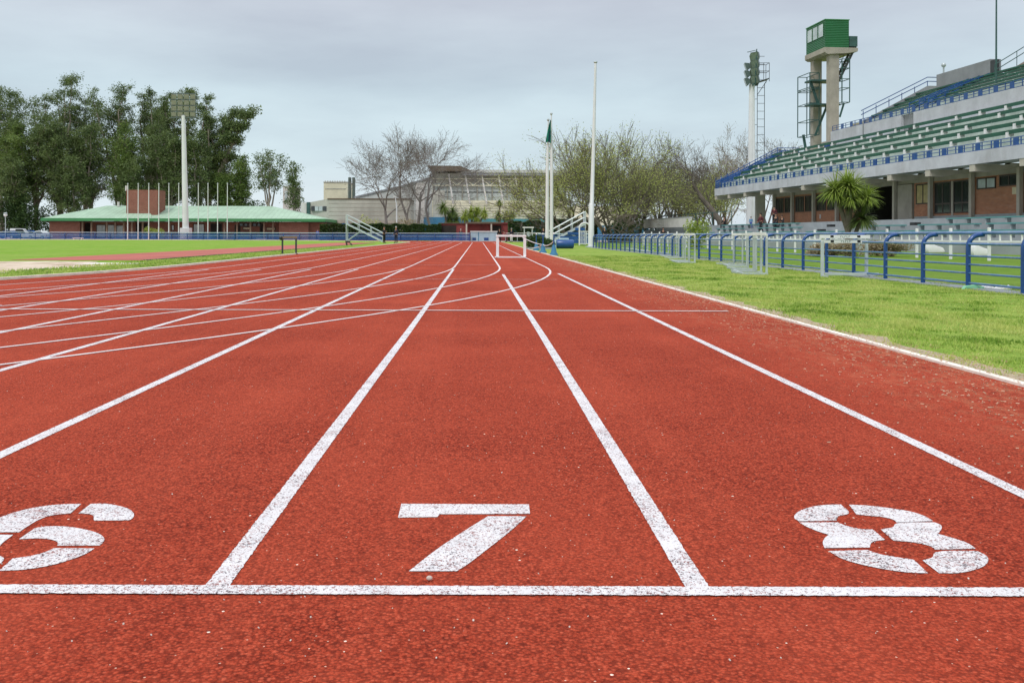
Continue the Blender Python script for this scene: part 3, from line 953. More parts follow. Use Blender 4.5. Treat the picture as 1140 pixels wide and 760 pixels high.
# ---------------------------------------------------------------- floodlight towers
def lamp_part(root, c, d, w, h, dep, dark=False):
    """one floodlight: housing wedge with a pale glass face looking along d (unit, xy) tipped down"""
    d = Vector(d).normalized(); s = Vector((-d.y, d.x, 0)); up = Vector((0, 0, 1))
    c = Vector(c)
    f = (d - up * .35).normalized(); u2 = f.cross(s) * -1
    if u2.z < 0: u2 = -u2
    P = [c + s * i * w / 2 + u2 * j * h / 2 for i, j in ((-1, -1), (1, -1), (1, 1), (-1, 1))]
    Q = [c - f * dep + s * i * w * .28 + u2 * j * h * .28 for i, j in ((-1, -1), (1, -1), (1, 1), (-1, 1))]
    mb = MB().add(P + Q, [(4, 7, 6, 5), (0, 1, 5, 4), (1, 2, 6, 5), (2, 3, 7, 6), (3, 0, 4, 7), (0, 3, 2, 1)])
    o = mb.build('lamp', M['lampdark' if dark else 'lamppale'], root)
    P2 = [p + f * .012 + (c - p) * .10 for p in P]
    P3 = [p + f * .04 for p in P2]
    g = MB().add(P2 + P3, [(0, 1, 2, 3), (7, 6, 5, 4), (0, 4, 5, 1), (1, 5, 6, 2), (2, 6, 7, 3), (3, 7, 4, 0)])
    g.build('glass', M['lampglass' if dark else 'lamp'], o)

Zl = 150.0
bx = xat(207, Zl, 262)
rt = thing('floodlight_tower', 'tall white floodlight mast before the clubhouse, lamp grid facing the track', 'floodlight', (bx, Zl, 0), 0, 'floodlight masts')
zt = zat(204, 131, Zl); ztop = zat(204, 104, Zl)
tx = xat(204.2, Zl, 118) - bx
MB().tube([(0, 0, 0), (tx * .5, 0, zt * .5), (tx, 0, zt + .3)], [.52, .42, .30], 16).build('pole', M['whitepole'], rt, smooth=True)
MB().box(-.75, .75, -.75, .75, 0, 1.9).build('pedestal', M['whitepole'], rt, bevel=.04)
fr = MB()
for j in range(5):
    fr.bar((tx - 2.0, .12, zt + .1 + j * .93), (tx + 2.0, .12, zt + .1 + j * .93), .09, .13)
for i in (-2.0, -.67, .67, 2.0):
    fr.bar((tx + i * .98, .2, zt), (tx + i * .98, .2, ztop + .1), .09, .09)
fr.bar((tx - 2.2, .0, zt - .05), (tx + 2.2, 0, zt - .05), .30, .12)
fr.build('lamp_frame', M['lampbody'], rt)
for j in range(4):
    for i in range(4):
        lamp_part(rt, (tx - 1.5 + i * 1.0, -.06, zt + .52 + j * .93), (.15, -1, 0), .84, .80, .45)
# right-hand mast behind the end of the stand
Zr = 118.0
bx = xat(836.3, Zr, 240)
rt = thing('floodlight_tower', 'tall white floodlight mast at the far end of the grandstand, seen side on', 'floodlight', (bx, Zr, 0), 0, 'floodlight masts')
z97 = zat(837, 97, Zr); z55 = zat(838, 55, Zr)
tx = xat(837, Zr, 100) - bx
MB().tube([(0, 0, 0), (0, 0, 9.0), (tx * .6, 0, 9.1), (tx, 0, z97 + .3)], [.62, .55, .44, .34], 16).build('pole', M['whitepole'], rt, smooth=True)
ld = MB()
for s in (.72, 1.62):
    ld.bar((s, 0, .3), (s, 0, z97 + .5), .06)
for i in range(24):
    ld.bar((.72, 0, .8 + i * .98), (1.62, 0, .8 + i * .98), .05)
for i in range(7):
    ld.bar((.3, 0, 2 + i * 3.2), (.72, 0, 2 + i * 3.2), .05)
ld.build('ladder', M['darksteel'], rt)
pf = MB()
pf.prism([(.25, -.7, z97 + .35), (2.0, -.7, z97 + .9), (2.0, .7, z97 + .9), (.25, .7, z97 + .35)], (0, 0, .14))
for a, b in (((2.0, -.7), (2.0, .7)), ((.5, -.7), (2.0, -.7)), ((.5, .7), (2.0, .7))):
    for hh in (.9, 1.9):
        pf.bar((a[0], a[1], z97 + 1 + hh), (b[0], b[1], z97 + 1 + hh), .05)
for q in ((2.0, -.7), (2.0, .7), (.6, -.7), (.6, .7), (1.3, -.7)):
    pf.bar((*q, z97 + .6), (*q, z97 + 2.9), .05)
pf.bar((1.9, 0, z97 + .8), (.7, 0, z97 - 1.0), .06)
pf.build('platform', M['darksteel'], rt)
fr = MB()
fr.bar((tx - .1, -.9, z97 + .2), (tx + .35, 1.2, z97 + .2), .2)
for q in (-1.2, 0, 1.2):
    fr.bar((tx + .35 + q * .25, q, z97 + .1), (tx + .55 + q * .25, q, z55 - .2), .10)
fr.bar((tx - .95, -1.5, z55 - .65), (tx + .75, 1.2, z55 + .1), .16, .07)
fr.build('lamp_frame', M['greensteel'], rt)
dcol = Vector((.22, 1, 0)).normalized()
for j in range(4):
    for i in range(3):
        c = Vector((tx + .28, 0, z97 + .75 + j * .98)) + dcol * (i - 1) * 1.0
        lamp_part(rt, c, (-.78, -.60, 0), 1.08, 1.0, .6, True)
for j in range(3):
    lamp_part(rt, (tx - .85, -.2, z97 + .55 + j * .95), (-1, .15, 0), .95, 1.0, .55, True)
# ================================================================ grandstand
TH = math.atan(.0876)
GX, GZ = 38 - .0876 * 57, 57.0
def yy(Z): return (Z - 57) / math.cos(TH)
def gw(x, Z, z=0):
    """stand coordinates (metres behind the front edge, distance) to world"""
    y = yy(Z)
    return Vector((GX + x * math.cos(TH) - y * math.sin(TH), GZ + x * math.sin(TH) + y * math.cos(TH), z))
GS = thing('grandstand', 'large concrete grandstand with green benches, blue rails and a brick ground floor', 'grandstand', (GX, GZ, 0), TH)
Y0, Y1 = yy(44), yy(111.9)
def pr(poly, y0, y1):      # profile in x,z extruded along the stand
    return MB().prism([(x, y0, z) for x, z in poly], (0, y1 - y0, 0))
ZB, ZT0 = 5.62, 6.44
pr([(-.14, ZB), (0, ZB), (0, ZT0 + .02), (-.14, ZT0 + .02)], Y0, Y1).build('fascia', M['concrete'], GS)
NS, SD, SH = 5, 1.36, .72
prof = [(.003, ZB + .12), (.003, ZT0)]
for i in range(NS):
    prof += [(.75 + SD * i, ZT0 + SH * i), (.75 + SD * i, ZT0 + SH * (i + 1))]
XB = .75 + SD * NS            # 7.55
ZTOP = ZT0 + SH * NS          # 10.04
prof += [(XB, ZTOP), (XB + 3, ZTOP), (XB + 3, ZTOP - .5), (XB - .5, ZTOP - .8), (2.6, ZB + .12)]
pr(prof, Y0, Y1 - .01).build('seating_deck', M['pale_riser'], GS)
# beams, pillars, wall bays
bayZ = [47, 52, 57, 62, 67.2, 72.4, 77.6, 82.7, 87.8, 92.7, 97.7, 102.4, 107.3, 111.6]
bmesh_b = MB().prism([(-.10, -.3, ZB - .46), (1.1, -.3, ZB - .46), (3.38, -.3, ZB - .10), (3.38, -.3, ZB + .10), (2.4, -.3, ZB + .10), (2.3, -.3, ZB - .003), (-.10, -.3, ZB - .003)], (0, .6, 0)).mesh('beam', M['concrete_beam'])
FL = 2.10
bmesh_p = MB().box(3.08, 3.36, -.15, .15, FL, ZB - .07).mesh('pillar', M['concrete_beam'])
for Z in bayZ:
    link('beam', bmesh_b, GS, (0, yy(Z), 0))
    if Z < 108: link('pillar', bmesh_p, GS, (0, yy(Z) , 0))
MB().box(2.9, 3.9, yy(106.5), yy(107.0), 0, ZB).build('end_pillar', M['concrete_raw'], GS)
XW = 3.42
# soffit ceiling behind the beams
MB().box(3.4, 3.9, Y0, yy(103), ZB - .5, ZB + .1).build('lintel', M['concrete_raw'], GS)
DZ = (77.4, 83.2)            # dark doorway bay
w1 = MB().box(XW, XW + .3, Y0, yy(DZ[0]) - 2.4, FL, ZB - .5)
w1.build('brick_wall', M['brick_side'], GS)
MB().box(XW, XW + .3, yy(DZ[1]), yy(103), FL, ZB - .5).build('brick_wall', M['brick_side'], GS)
MB().box(XW + 3.0, XW + 3.2, yy(73), yy(86), FL, ZB).build('passage_wall', M['dark'], GS)
MB().box(XW + .31, XW + 3.0, yy(DZ[1]) + .01, yy(DZ[1]) + .2, FL, ZB).build('passage_wall', M['dark'], GS)
MB().box(XW - .15, XW + .05, yy(77.6) - 2.5, yy(77.6) - .35, FL, ZB - .55).build('concrete_panel', M['concrete_raw'], GS)
MB().box(XW - .10, XW + .0, Y0, yy(DZ[0]) - 2.6, FL, FL + .35).build('plinth', M['terrace'], GS)

def window(y0, y1, z0, z1, pane='glass', mull=1, transom=None, fr='frame'):
    f = MB()
    x0, x1 = XW - .07, XW - .002
    t = .09
    f.box(x0, x1, y0, y0 + t, z0, z1); f.box(x0, x1, y1 - t, y1, z0, z1)
    f.box(x0, x1, y0 + t, y1 - t, z0, z0 + t); f.box(x0, x1, y0 + t, y1 - t, z1 - t, z1)
    for i in range(mull):
        ym = y0 + (y1 - y0) * (i + 1) / (mull + 1)
        f.box(x0 + .012, x1, ym - .05, ym + .05, z0 + t, z1 - t)
    if transom: f.box(x0 + .016, x1, y0 + t, y1 - t, transom - .06, transom + .06)
    o = f.build('window', M[fr], GS)
    MB().box(XW - .03, XW - .004, y0 + t + .002, y1 - t - .002, z0 + t + .002, z1 - t - .002).build('pane', M[pane], o)
    return o
# bay nearest the camera (62-67): two high windows over brick
window(yy(62.0) + .35, yy(62.0) + 2.35, 4.30, 5.08, 'glass')
window(yy(62.0) + 2.75, yy(67.2) - .35, 4.22, 5.02, 'glass_pale')
window(yy(57.0) + .4, yy(62.0) - .5, 4.30, 5.08, 'glass')
window(yy(52.0) + .4, yy(57.0) - .5, 4.30, 5.08, 'glass')
MB().box(XW - .05, XW - .003, yy(62.0) + .28, yy(62.0) + 1.0, 3.72, 4.20).build('notice_plate', M['plate'], GS)
# 67-72: two tall windows
window(yy(67.2) + .3, yy(67.2) + 2.45, 2.62, 5.0, 'glass', 1, 3.35)
window(yy(67.2) + 2.8, yy(72.4) - .3, 2.62, 5.0, 'glass', 1, 3.35)
MB().box(XW - .06, XW - .003, yy(67.2) + 2.5, yy(67.2) + 2.75, FL, 5.0).build('mullion_post', M['concrete_raw'], GS)
# 72-77: half window with tan blinds
window(yy(72.4) + .35, yy(72.4) + 2.3, 3.42, 5.0, 'blind', 1)
# left of the doorway
for Z in (83.3, 87.8, 92.7, 97.7):
    a, b = yy(Z) + .3, yy(Z) + 4.6
    window(a, a + 2.0, 3.35, 4.95, 'glass', 1)
    window(a + 2.3, b, 3.35, 4.95, 'glass', 2)
MB().box(XW - .05, XW - .003, yy(91.5), yy(91.7), 2.6, 3.0).build('wall_lamp', M['white'], GS)
# benches on the deck (the rows and bays in view)
bb = MB()
bb.box(0, .42, 0, 2.95, .34, .44)
bb.box(-.03, .0, 0, 2.95, .20, .46)
bench_m = bb.mesh('bench', M['green_bench'])
sm = MB()
sm.prism([(-.10, -.36, .0), (.34, -.36, .0), (.34, -.36, .44), (-.10, -.36, .34)], (0, .22, 0))
sup_m = sm.mesh('bench_support', M['white'])
cnt = 0
rr = random.Random(2)
for i in range(NS):
    for k in range(20):
        Z = 54 + k * 3.02 + (i * 1.27) % 3.0
        if Z > 108.2 or cnt >= 98: continue
        y = yy(Z)
        o = link('bench', bench_m, GS, (.75 + SD * i + .18, y, ZT0 + SH * (i + 1) - (.0)))
        o.location = (.75 + SD * i + .12 - SD * 0, y, ZT0 + SH * (i + 1) if i < NS - 1 else ZTOP)
        if rr.random() < .9: link('bench_support', sup_m, o)
        cnt += 1

def railing(nm, x, y0, y1, z, pw=.50, ph=.46, step=1.9, name='front_railing'):
    mb = MB()
    for zz in (z + .04, z + .30, z + ph + .06):
        mb.tube([(x + .05, y0, zz), (x + .05, y1, zz)], .030, 6)
    n = int((y1 - y0) / .95)
    for i in range(n + 1):
        y = y0 + (y1 - y0) * i / n
        mb.bar((x + .05, y, z), (x + .05, y, z + ph + .06), .05)
    o = mb.build(name, M['bluesteel'], GS)
    pm = MB().box(0, .035, -pw / 2, pw / 2, 0, ph).mesh('rail_panel', M['bluedark'] if False else M['bluesteel'])
    n = int((y1 - y0) / step)
    for i in range(n):
        link('rail_panel', pm, o, (x, y0 + step * (i + .3), z + .02))
railing('lower', .02, Y0, Y1, ZT0 + .03)
# far end of the lower deck: sloping blue side screen with hand rails
mb = MB()
def sl(x): return ZT0 + (ZTOP - ZT0) * max(0, min(1, (x - .3) / (XB - .3)))
ye = Y1 - .05
for o_ in (.12, .34, .56, .78):
    mb.bar((0, ye, sl(0) + o_), (XB, ye, sl(XB) + o_), .04, .13)
for i in range(12):
    x = i * XB / 11
    mb.bar((x, ye, sl(x) - .1), (x, ye, sl(x) + 1.35), .07)
mb.tube([(0, ye, sl(0) + .9), (XB, ye, sl(XB) + 1.35), (XB + 2.6, ye, sl(XB) + 1.35)], .05, 6)
mb.tube([(0, ye, sl(0) + .6), (XB, ye, sl(XB) + 1.05), (XB + 2.6, ye, sl(XB) + 1.05)], .05, 6)
mb.bar((XB + 2.6, ye, ZTOP), (XB + 2.6, ye, ZTOP + 1.35), .08)
mb.build('end_railing', M['bluesteel'], GS)
mb = MB()
for k, o_ in enumerate((1.2, 2.3)):
    y = Y1 - o_
    for d in (.30, .62, .9):
        mb.bar((.2, y, sl(.2) + d), (XB, y, sl(XB) + d), .04, .08)
    for i in range(9):
        x = .2 + i * (XB - .2) / 8
        mb.bar((x, y, sl(x)), (x, y, sl(x) + .95), .06)
mb.build('stair_railing', M['bluesteel'], GS)
# parapet wall of the upper tier with a doorway slot
ZP1 = 11.82
PX0 = XB + .02
ws, wn0, wn1 = yy(98.2), yy(82.4), yy(84.4)
MB().box(PX0, PX0 + .25, Y0, wn0, ZTOP, ZP1).build('parapet', M['concrete'], GS)
MB().box(PX0, PX0 + .25, wn1, ws, ZTOP, ZP1).build('parapet', M['concrete'], GS)
MB().box(PX0 + .26, PX0 + .4, wn0 - .2, wn1 + .2, ZTOP, ZP1).build('slot_wall', M['concrete_dk'], GS)
MB().box(PX0 + .17, PX0 + .255, wn0 + .25, wn1 - .9, ZTOP + .0, ZTOP + .55).build('slot_grille', M['darksteel'], GS)
# upper tier
UY1 = yy(91.2)
NU, UD, UH = 5, 1.12, .545
prof = [(PX0 + .41, ZTOP - .4), (PX0 + .41, ZP1 - .05)]
ux = PX0 + .75
for i in range(NU):
    prof += [(ux + UD * i, ZP1 - .05 + UH * i), (ux + UD * i, ZP1 - .05 + UH * (i + 1))]
UX1, UZ1 = ux + UD * NU, ZP1 - .05 + UH * NU
prof += [(UX1 + .9, UZ1), (UX1 + .9, ZTOP - .4)]
pr(prof, Y0, UY1).build('upper_deck', M['pale_riser'], GS)
for i in range(NU):
    mb = MB()
    y = yy(46)
    while y < UY1 - 2.5:
        mb.box(ux + UD * i + .05, ux + UD * i + .45, y, y + 2.8, ZP1 - .05 + UH * (i + 1) + .24, ZP1 - .05 + UH * (i + 1) + .37)
        y += 3.05
    mb.build('upper_bench_row', M['green_bench'], GS)
# end wall of the upper tier, seen from inside, with hand rail
mb = MB().prism([(PX0 - .0, UY1 + .02, ZTOP), (PX0, UY1 + .02, ZP1 + .35), (UX1 + .2, UY1 + .02, UZ1 + 1.15), (UX1 + 2.6, UY1 + .02, UZ1 + 1.15), (UX1 + 2.6, UY1 + .02, ZTOP)], (0, .2, 0))
mb.build('end_wall', M['concrete_dk'], GS)
mb = MB()
for d in (.75, 1.15):
    mb.tube([(PX0 - .2, UY1 + .12, ZP1 + .15 + d), (UX1 + .2, UY1 + .12, UZ1 + .85 + d), (UX1 + 4.5, UY1 + .12, UZ1 + .85 + d)], .045, 6)
for i in range(6):
    t = i / 5
    x = PX0 + (UX1 + .2 - PX0) * t
    mb.bar((x, UY1 + .12, ZP1 + .3 + (UZ1 - ZP1 + .2) * t), (x, UY1 + .12, ZP1 + 1.3 + (UZ1 - ZP1 + .35) * t), .05)
mb.build('end_handrail', M['bluedark'], GS)
railing('upper', PX0 + .02, Y0, ws - .3, ZP1 + .02, name='upper_railing')
# blue stair rails half way along the upper tier
mb = MB()
for Z in (80.6, 82.0, 83.6):
    y = yy(Z)
    for d in (.35, .65, .95):
        mb.bar((PX0 + .3, y, ZP1 + d), (UX1, y, UZ1 + d - .2), .05, .08)
    for i in range(5):
        t = i / 4
        x = PX0 + .3 + (UX1 - PX0 - .3) * t
        mb.bar((x, y, ZP1 + (UZ1 - .2 - ZP1) * t), (x, y, ZP1 + .95 + (UZ1 - .2 - ZP1) * t), .06)
mb.build('stair_railing', M['bluesteel'], GS)
# stair head house on top
HY0, HY1 = yy(79.6), yy(88.6)
MB().box(UX1 - .5, UX1 + .5, HY0 + .9, HY1, UZ1 - .3, 16.25).build('stair_head', M['concrete_dk'], GS)
MB().box(UX1 - .5, UX1 - .2, HY0 + .1, HY0 + .89, UZ1 - .3, 16.1).build('stair_head_door', M['darksteel'], GS)
mb = MB().box(UX1, UX1 + .12, HY1 - .3, HY1 - .2, 16.25, 17.1)
mb.ball((UX1 + .06, HY1 - .25, 17.15), .22)
mb.build('roof_lamp', M['galv'], GS)
# dark roof slope and rails at the near end
pr([(UX1 - 1, UZ1 - .2), (UX1 + 5, UZ1 - .2), (UX1 + 5, UZ1 + 2.6), (UX1 + 3, UZ1 + 2.2)], yy(60), yy(78.9)).build('roof_slope', M['brown_roof'], GS)
mb = MB()
for d in (.5, 1.0):
    mb.tube([(UX1 - 1, yy(79.15), UZ1 + d), (UX1 + 3, yy(79.15), UZ1 + 2.4 + d)], .04, 6)
for t in (0, .5, 1):
    mb.bar((UX1 - 1 + 4 * t, yy(79.15), UZ1 - .3 + 2.4 * t), (UX1 - 1 + 4 * t, yy(79.15), UZ1 + 1 + 2.4 * t), .04)
mb.build('roof_handrail', M['greensteel'], GS)
# yellowish concrete box behind the far end of the parapet
MB().box(PX0 + 3.6, PX0 + 6.5, yy(98.0), yy(101), 9.5, 12.95).build('service_box', simple('ochre_concrete', (.36, .31, .17), .9, .25, .8, dirt=CONC), GS)
MB().box(PX0 + 1.2, PX0 + 2.6, yy(100.5), yy(103), 8.6, 11.2).build('stair_tower', M['concrete_raw'], GS)
MB().box(PX0 + .9, PX0 + 1.19, yy(100.8), yy(101.6), 8.8, 10.9).build('stair_tower_door', M['bluedark'], GS)
# antenna pole on the upper tier
p = at(1109, 84, 71.5)
rt = thing('antenna', 'thin dark green antenna pole rising from the upper tier of the stand', 'antenna', p)
MB().tube([(0, 0, -.6), (0, 0, 5.0), (0, 0, 9.5)], [.075, .06, .05], 8).build('pole', M['greensteel'], rt, smooth=True)
mb = MB()
mb.tube([(-1.5, .1, 5.77), (2.2, -.1, 5.77)], .035, 6)
for i in range(6):
    mb.tube([(-1.4 + i * .68, -.35, 5.81), (-1.4 + i * .68, .35, 5.81)], .016, 5)
mb.build('aerial', M['darksteel'], rt)

# ================================================================ control tower
TX, TZ_ = 38.6, 105.0
TW = thing('control_tower', 'concrete control tower with a green metal cabin above the stand end', 'tower', (TX, TZ_, 0), TH)
CW, CL, CB, CT_ = 2.75, 4.85, 21.9, 24.95
MB().box(0, CW, 0, CL, CB, CT_).build('cabin', M['siding_green'], TW)
MB().prism([(-.10, -.1, CB - .003), (CW + 1.0, -.1, CB - .003), (CW + 1.0, -.1, CB - .4), (CW - .2, -.1, CB - .62), (.25, -.1, CB - .75), (-.1, -.1, CB - .55)], (0, CL + .25, 0)).build('cabin_base', M['concrete_raw'], TW)
MB().box(-.06, CW + .06, -.06, CL + .06, CT_ + .003, CT_ + .10).build('roof', M['fascia_green'], TW)
for i in range(3):
    y = .45 + i * 1.42
    f = MB()
    z0, z1 = 23.25, 24.65
    f.box(-.05, -.003, y - .07, y + 1.27, z0 - .07, z0); f.box(-.05, -.003, y - .07, y + 1.27, z1, z1 + .07)
    f.box(-.05, -.003, y - .07, y, z0, z1); f.box(-.05, -.003, y + 1.2, y + 1.27, z0, z1)
    o = f.build('window', M['siding_green'], TW)
    MB().box(-.03, -.004, y + .002, y + 1.198, z0 + .002, z1 - .002).build('pane', M['glass_pale'], o)
MB().box(.62, 1.72, .2, 1.0, 0, CB - .55).build('column', M['concrete_raw'], TW)
MB().box(.35, 1.35, 3.7, 4.5, 0, CB - .55).build('column', M['concrete_raw'], TW)
MB().box(CW + .15, CW + 1.1, .2, 2.2, CB + .2, CB + 1.35).build('landing', M['greensteel'], TW)
st = MB()
for s in (.4, 1.3):
    st.bar((CW + .95, s, CB + .2), (1.9, s, CB - 3.4), .07, .26)
    st.bar((CW + 1.0, s, CB + 1.1), (1.9, s, CB - 2.4), .05)
for i in range(13):
    t = i / 12
    st.box(CW + .95 - t * 1.75 - .12, CW + .95 - t * 1.75 + .12, .4, 1.3, CB + .15 - 3.6 * t, CB + .2 - 3.6 * t)
st.build('stair', M['darksteel'], TW)
def cage(x0, x1, y0, y1, z0, z1, lv, nm):
    mb = MB()
    for x in (x0, x1):
        for y in (y0, y1):
            mb.bar((x, y, z0), (x, y, z1), .085)
    for z in lv:
        for y in (y0, y1): mb.bar((x0, y, z), (x1, y, z), .07)
        for x in (x0, x1): mb.bar((x, y0, z), (x, y1, z), .07)
    mb.build(nm, M['greensteel'], TW)
L0 = zat(900, 150, 107)
cage(-.85, .25, 2.0, 5.2, L0, 19.4, [L0, L0 + 1.7, L0 + 3.6, L0 + 5.4, 17.6, 19.4], 'stair_cage')
cage(1.85, 2.75, -.2, 1.6, 15.8, 20.6, [15.8, 17.4, 18.4, 19.6, 20.6], 'stair_cage')
mb = MB()
for z in (15.8, 18.5):
    mb.box(-.85, 2.6, 1.6, 3.4, z - .09, z + .09)
mb.bar((.25, 2.2, 15.8), (-.7, 2.2, 18.5), .10, .3); mb.bar((-.4, 3.9, L0 - 1.8), (-.75, 3.9, L0 + .2), .1, .3); mb.bar((.2, 2.9, L0), (1.6, 2.9, 15.8), .10, .25)
mb.bar((1.9, .4, 14.2), (2.4, .4, 15.8), .08, .2)
mb.build('walkway', M['greensteel'], TW)

# ================================================================ terrace before the stand
TR = thing('terrace', 'stepped concrete terrace with teal benches before the brick ground floor', 'terrace', (GX, GZ, 0), TH)
prof = [(-8.2, -.1)]
for i, z in enumerate((.42, .82, 1.22, 1.62, FL - .004)):
    x = -8.2 + i * 1.6
    prof += [(x, z), (x + 1.6, z)] if i < 4 else [(x, z), (6.6, z)]
prof += [(6.6, -.1)]
pr(prof, yy(42), yy(131)).build('steps', M['terrace'], TR)
def tbench(x, z, Za, Zb):
    o = MB().box(x - .02, x + .40, yy(Za), yy(Zb), z + .36, z + .44).build('bench', M['teal_bench'], TR)
    mb = MB()
    n = max(2, int((Zb - Za) / 1.6))
    for i in range(n + 1):
        y = yy(Za) + .15 + (yy(Zb) - yy(Za) - .3) * i / n
        MB().box(x + .05, x + .32, y - .07, y + .07, z, z + .357).build('bench_leg', M['terrace'], o)
for x, z, spans in ((-6.0, .82, ((48, 53), (53.6, 58), (59, 66), (68, 74), (76, 84), (86, 94), (96, 103))),
                    (-4.4, 1.22, ((48, 54), (55, 61), (63, 69), (79, 88), (92, 99))),
                    (-2.8, 1.62, ((46, 52), (52.6, 60.5), (83, 92), (92.6, 102)))):
    for a, b in spans: tbench(x, z, a, b)
for x, z, Z in ((-2.6, 1.62, 64.5), (-2.6, 1.62, 77), (-4.2, 1.22, 75.3), (-2.6, 1.62, 88)):
    MB().box(x, x + .45, yy(Z), yy(Z) + .6, z, z + .22).build('floor_grate', M['black'], TR)
q0, q1 = gw(-4.4, 108), gw(-4.4, 128)
WL = thing('low_wall', 'off-white low wall at the far end of the terrace', 'wall', (GX, GZ, 0), TH)
MB().box(-4.4, -4.1, yy(108), yy(128), 1.9, 3.02).build('wall_panel', M['white_wall'], WL)
MB().box(-4.45, -4.05, yy(108) - .03, yy(128) + .03, 3.023, 3.10).build('coping', M['terrace'], WL)
PRL = thing('pipe_rail', 'thin grey pipe railing along the far end of the terrace', 'railing', (GX, GZ, 0), TH)
mb = MB()
mb.tube([(-2.4, yy(100), 3.50), (-2.4, yy(131), 3.50)], .045, 6)
mb.build('rail', M['greensteel'], PRL)
pm = MB().bar((0, 0, FL - .01), (0, 0, 3.5), .07).mesh('post', M['greensteel'])
for Z in (100, 106, 112, 118, 124, 131):
    link('post', pm, PRL, (-2.4, yy(Z), 0))

# white post and rail fence on the grass before the terrace
WF = thing('white_fence', 'white post and picket fence on the grass before the terrace', 'fence', (GX, GZ, 0), TH)
pm = MB().box(-.045, .045, -.045, .045, -.05, 1.2).mesh('post', M['white'], bevel=.01)
k = 0
Z = 28.4
while Z < 84:
    link('post', pm, WF, (-16.5, yy(Z), 0)); Z += 2.36
for zz, hh in ((1.0, .10), (.70, .07)):
    MB().box(-16.53, -16.47, yy(27), yy(84), zz - hh / 2, zz + hh / 2).build('rail', M['white'], WF)
mb = MB(); Z = 27.2
while Z < 84:
    mb.box(-16.52, -16.48, yy(Z) - .025, yy(Z) + .025, .735, .95); Z += .59
mb.build('picket', M['white'], WF)['kind'] = 'stuff'
for (px, py, s, lab) in ((1040, 281.5, 1.0, 'white bulging sack on the grass between two blue rail posts, the left one'), (1090, 284.5, .9, 'white bulging sack lying nearer the right edge behind the blue rails')):
    p = gnd(px, py)
    mb = MB()
    mb.prism([(-.42 * s, -.28, 0), (.42 * s, -.28, 0), (.47 * s, -.28, .12), (.36 * s, -.28, .30), (.10, -.28, .37), (-.22 * s, -.28, .50), (-.40 * s, -.28, .47), (-.46 * s, -.28, .2)], (0, .55, 0))
    tag(mb.build('sack', M['white'], smooth=True, bevel=.09), lab, 'sack').location = p
# ================================================================ vegetation tools
def unit(r, n):
    v = r.normal(0, 1, (n, 3)); return v / np.linalg.norm(v, axis=1, keepdims=True)

def leaf_quads(C, lo, hi, r, aspect=.5, droop=0.0):
    n = len(C)
    a = unit(r, n); a[:, 2] = a[:, 2] * .8 - droop; a /= np.linalg.norm(a, axis=1, keepdims=True)
    b = np.cross(a, unit(r, n)); b /= np.linalg.norm(b, axis=1, keepdims=True) + 1e-9
    s = r.uniform(lo, hi, n)[:, None] / 2
    V = np.zeros((n, 4, 3))
    V[:, 0] = C - a * s; V[:, 1] = C + b * s * aspect; V[:, 2] = C + a * s; V[:, 3] = C - b * s * aspect
    return V.reshape(-1, 3)

class Grow:
    def __init__(s, seed): s.r = random.Random(seed); s.mb = MB(); s.tips = []

    def branch(s, p, d, length, r0, depth, P):
        rr = s.r; n = P.get('seg', 4); pts = [p]; rad = [r0]; d = d.normalized()
        for i in range(n):
            w = P['wob']
            d = (d + Vector((rr.gauss(0, w), rr.gauss(0, w), rr.gauss(0, w) + P['up']))).normalized()
            p = p + d * length / n
            pts.append(p); rad.append(max(r0 * (1 - .55 * (i + 1) / n), P['rmin']))
        s.mb.tube(pts, rad, 7 if depth > 3 else (5 if depth > 1 else 3), cap=False)
        if depth <= P.get('tipd', 1):
            s.tips += pts[1:]
        if depth == 0: return
        k = P['kids'][min(depth, len(P['kids']) - 1)]
        for j in range(k):
            t = rr.uniform(P['t0'], 1.0) if j < k - 1 else 1.0
            f = t * n; i = min(int(f), n - 1)
            q = pts[i].lerp(pts[i + 1], f - i)
            dd = (pts[i + 1] - pts[i]).normalized()
            ax = Vector((rr.gauss(0, 1), rr.gauss(0, 1), rr.gauss(0, 1))); ax = (ax - dd * ax.dot(dd)).normalized()
            ang = rr.uniform(*P['ang']) * (.5 if j == k - 1 else 1)
            nd = dd * math.cos(ang) + ax * math.sin(ang)
            s.branch(q, nd, length * rr.uniform(*P['ratio']), max(rad[i] * P['rr'], P['rmin']), depth - 1, P)

def plant_tree(name, label, cat, base, gr, leafC, leaf_m, lo, hi, bark, group=None, aspect=.5, droop=0, seed=0, rz=0):
    rt = thing(name, label, cat, base, rz, group)
    gr.mb.build('trunk', bark, rt, smooth=True)
    if leafC is not None and len(leafC):
        r = np.random.default_rng(seed)
        link('crown', np_mesh('crown', leaf_quads(leafC, lo, hi, r, aspect, droop), 4, leaf_m), rt)
    return rt

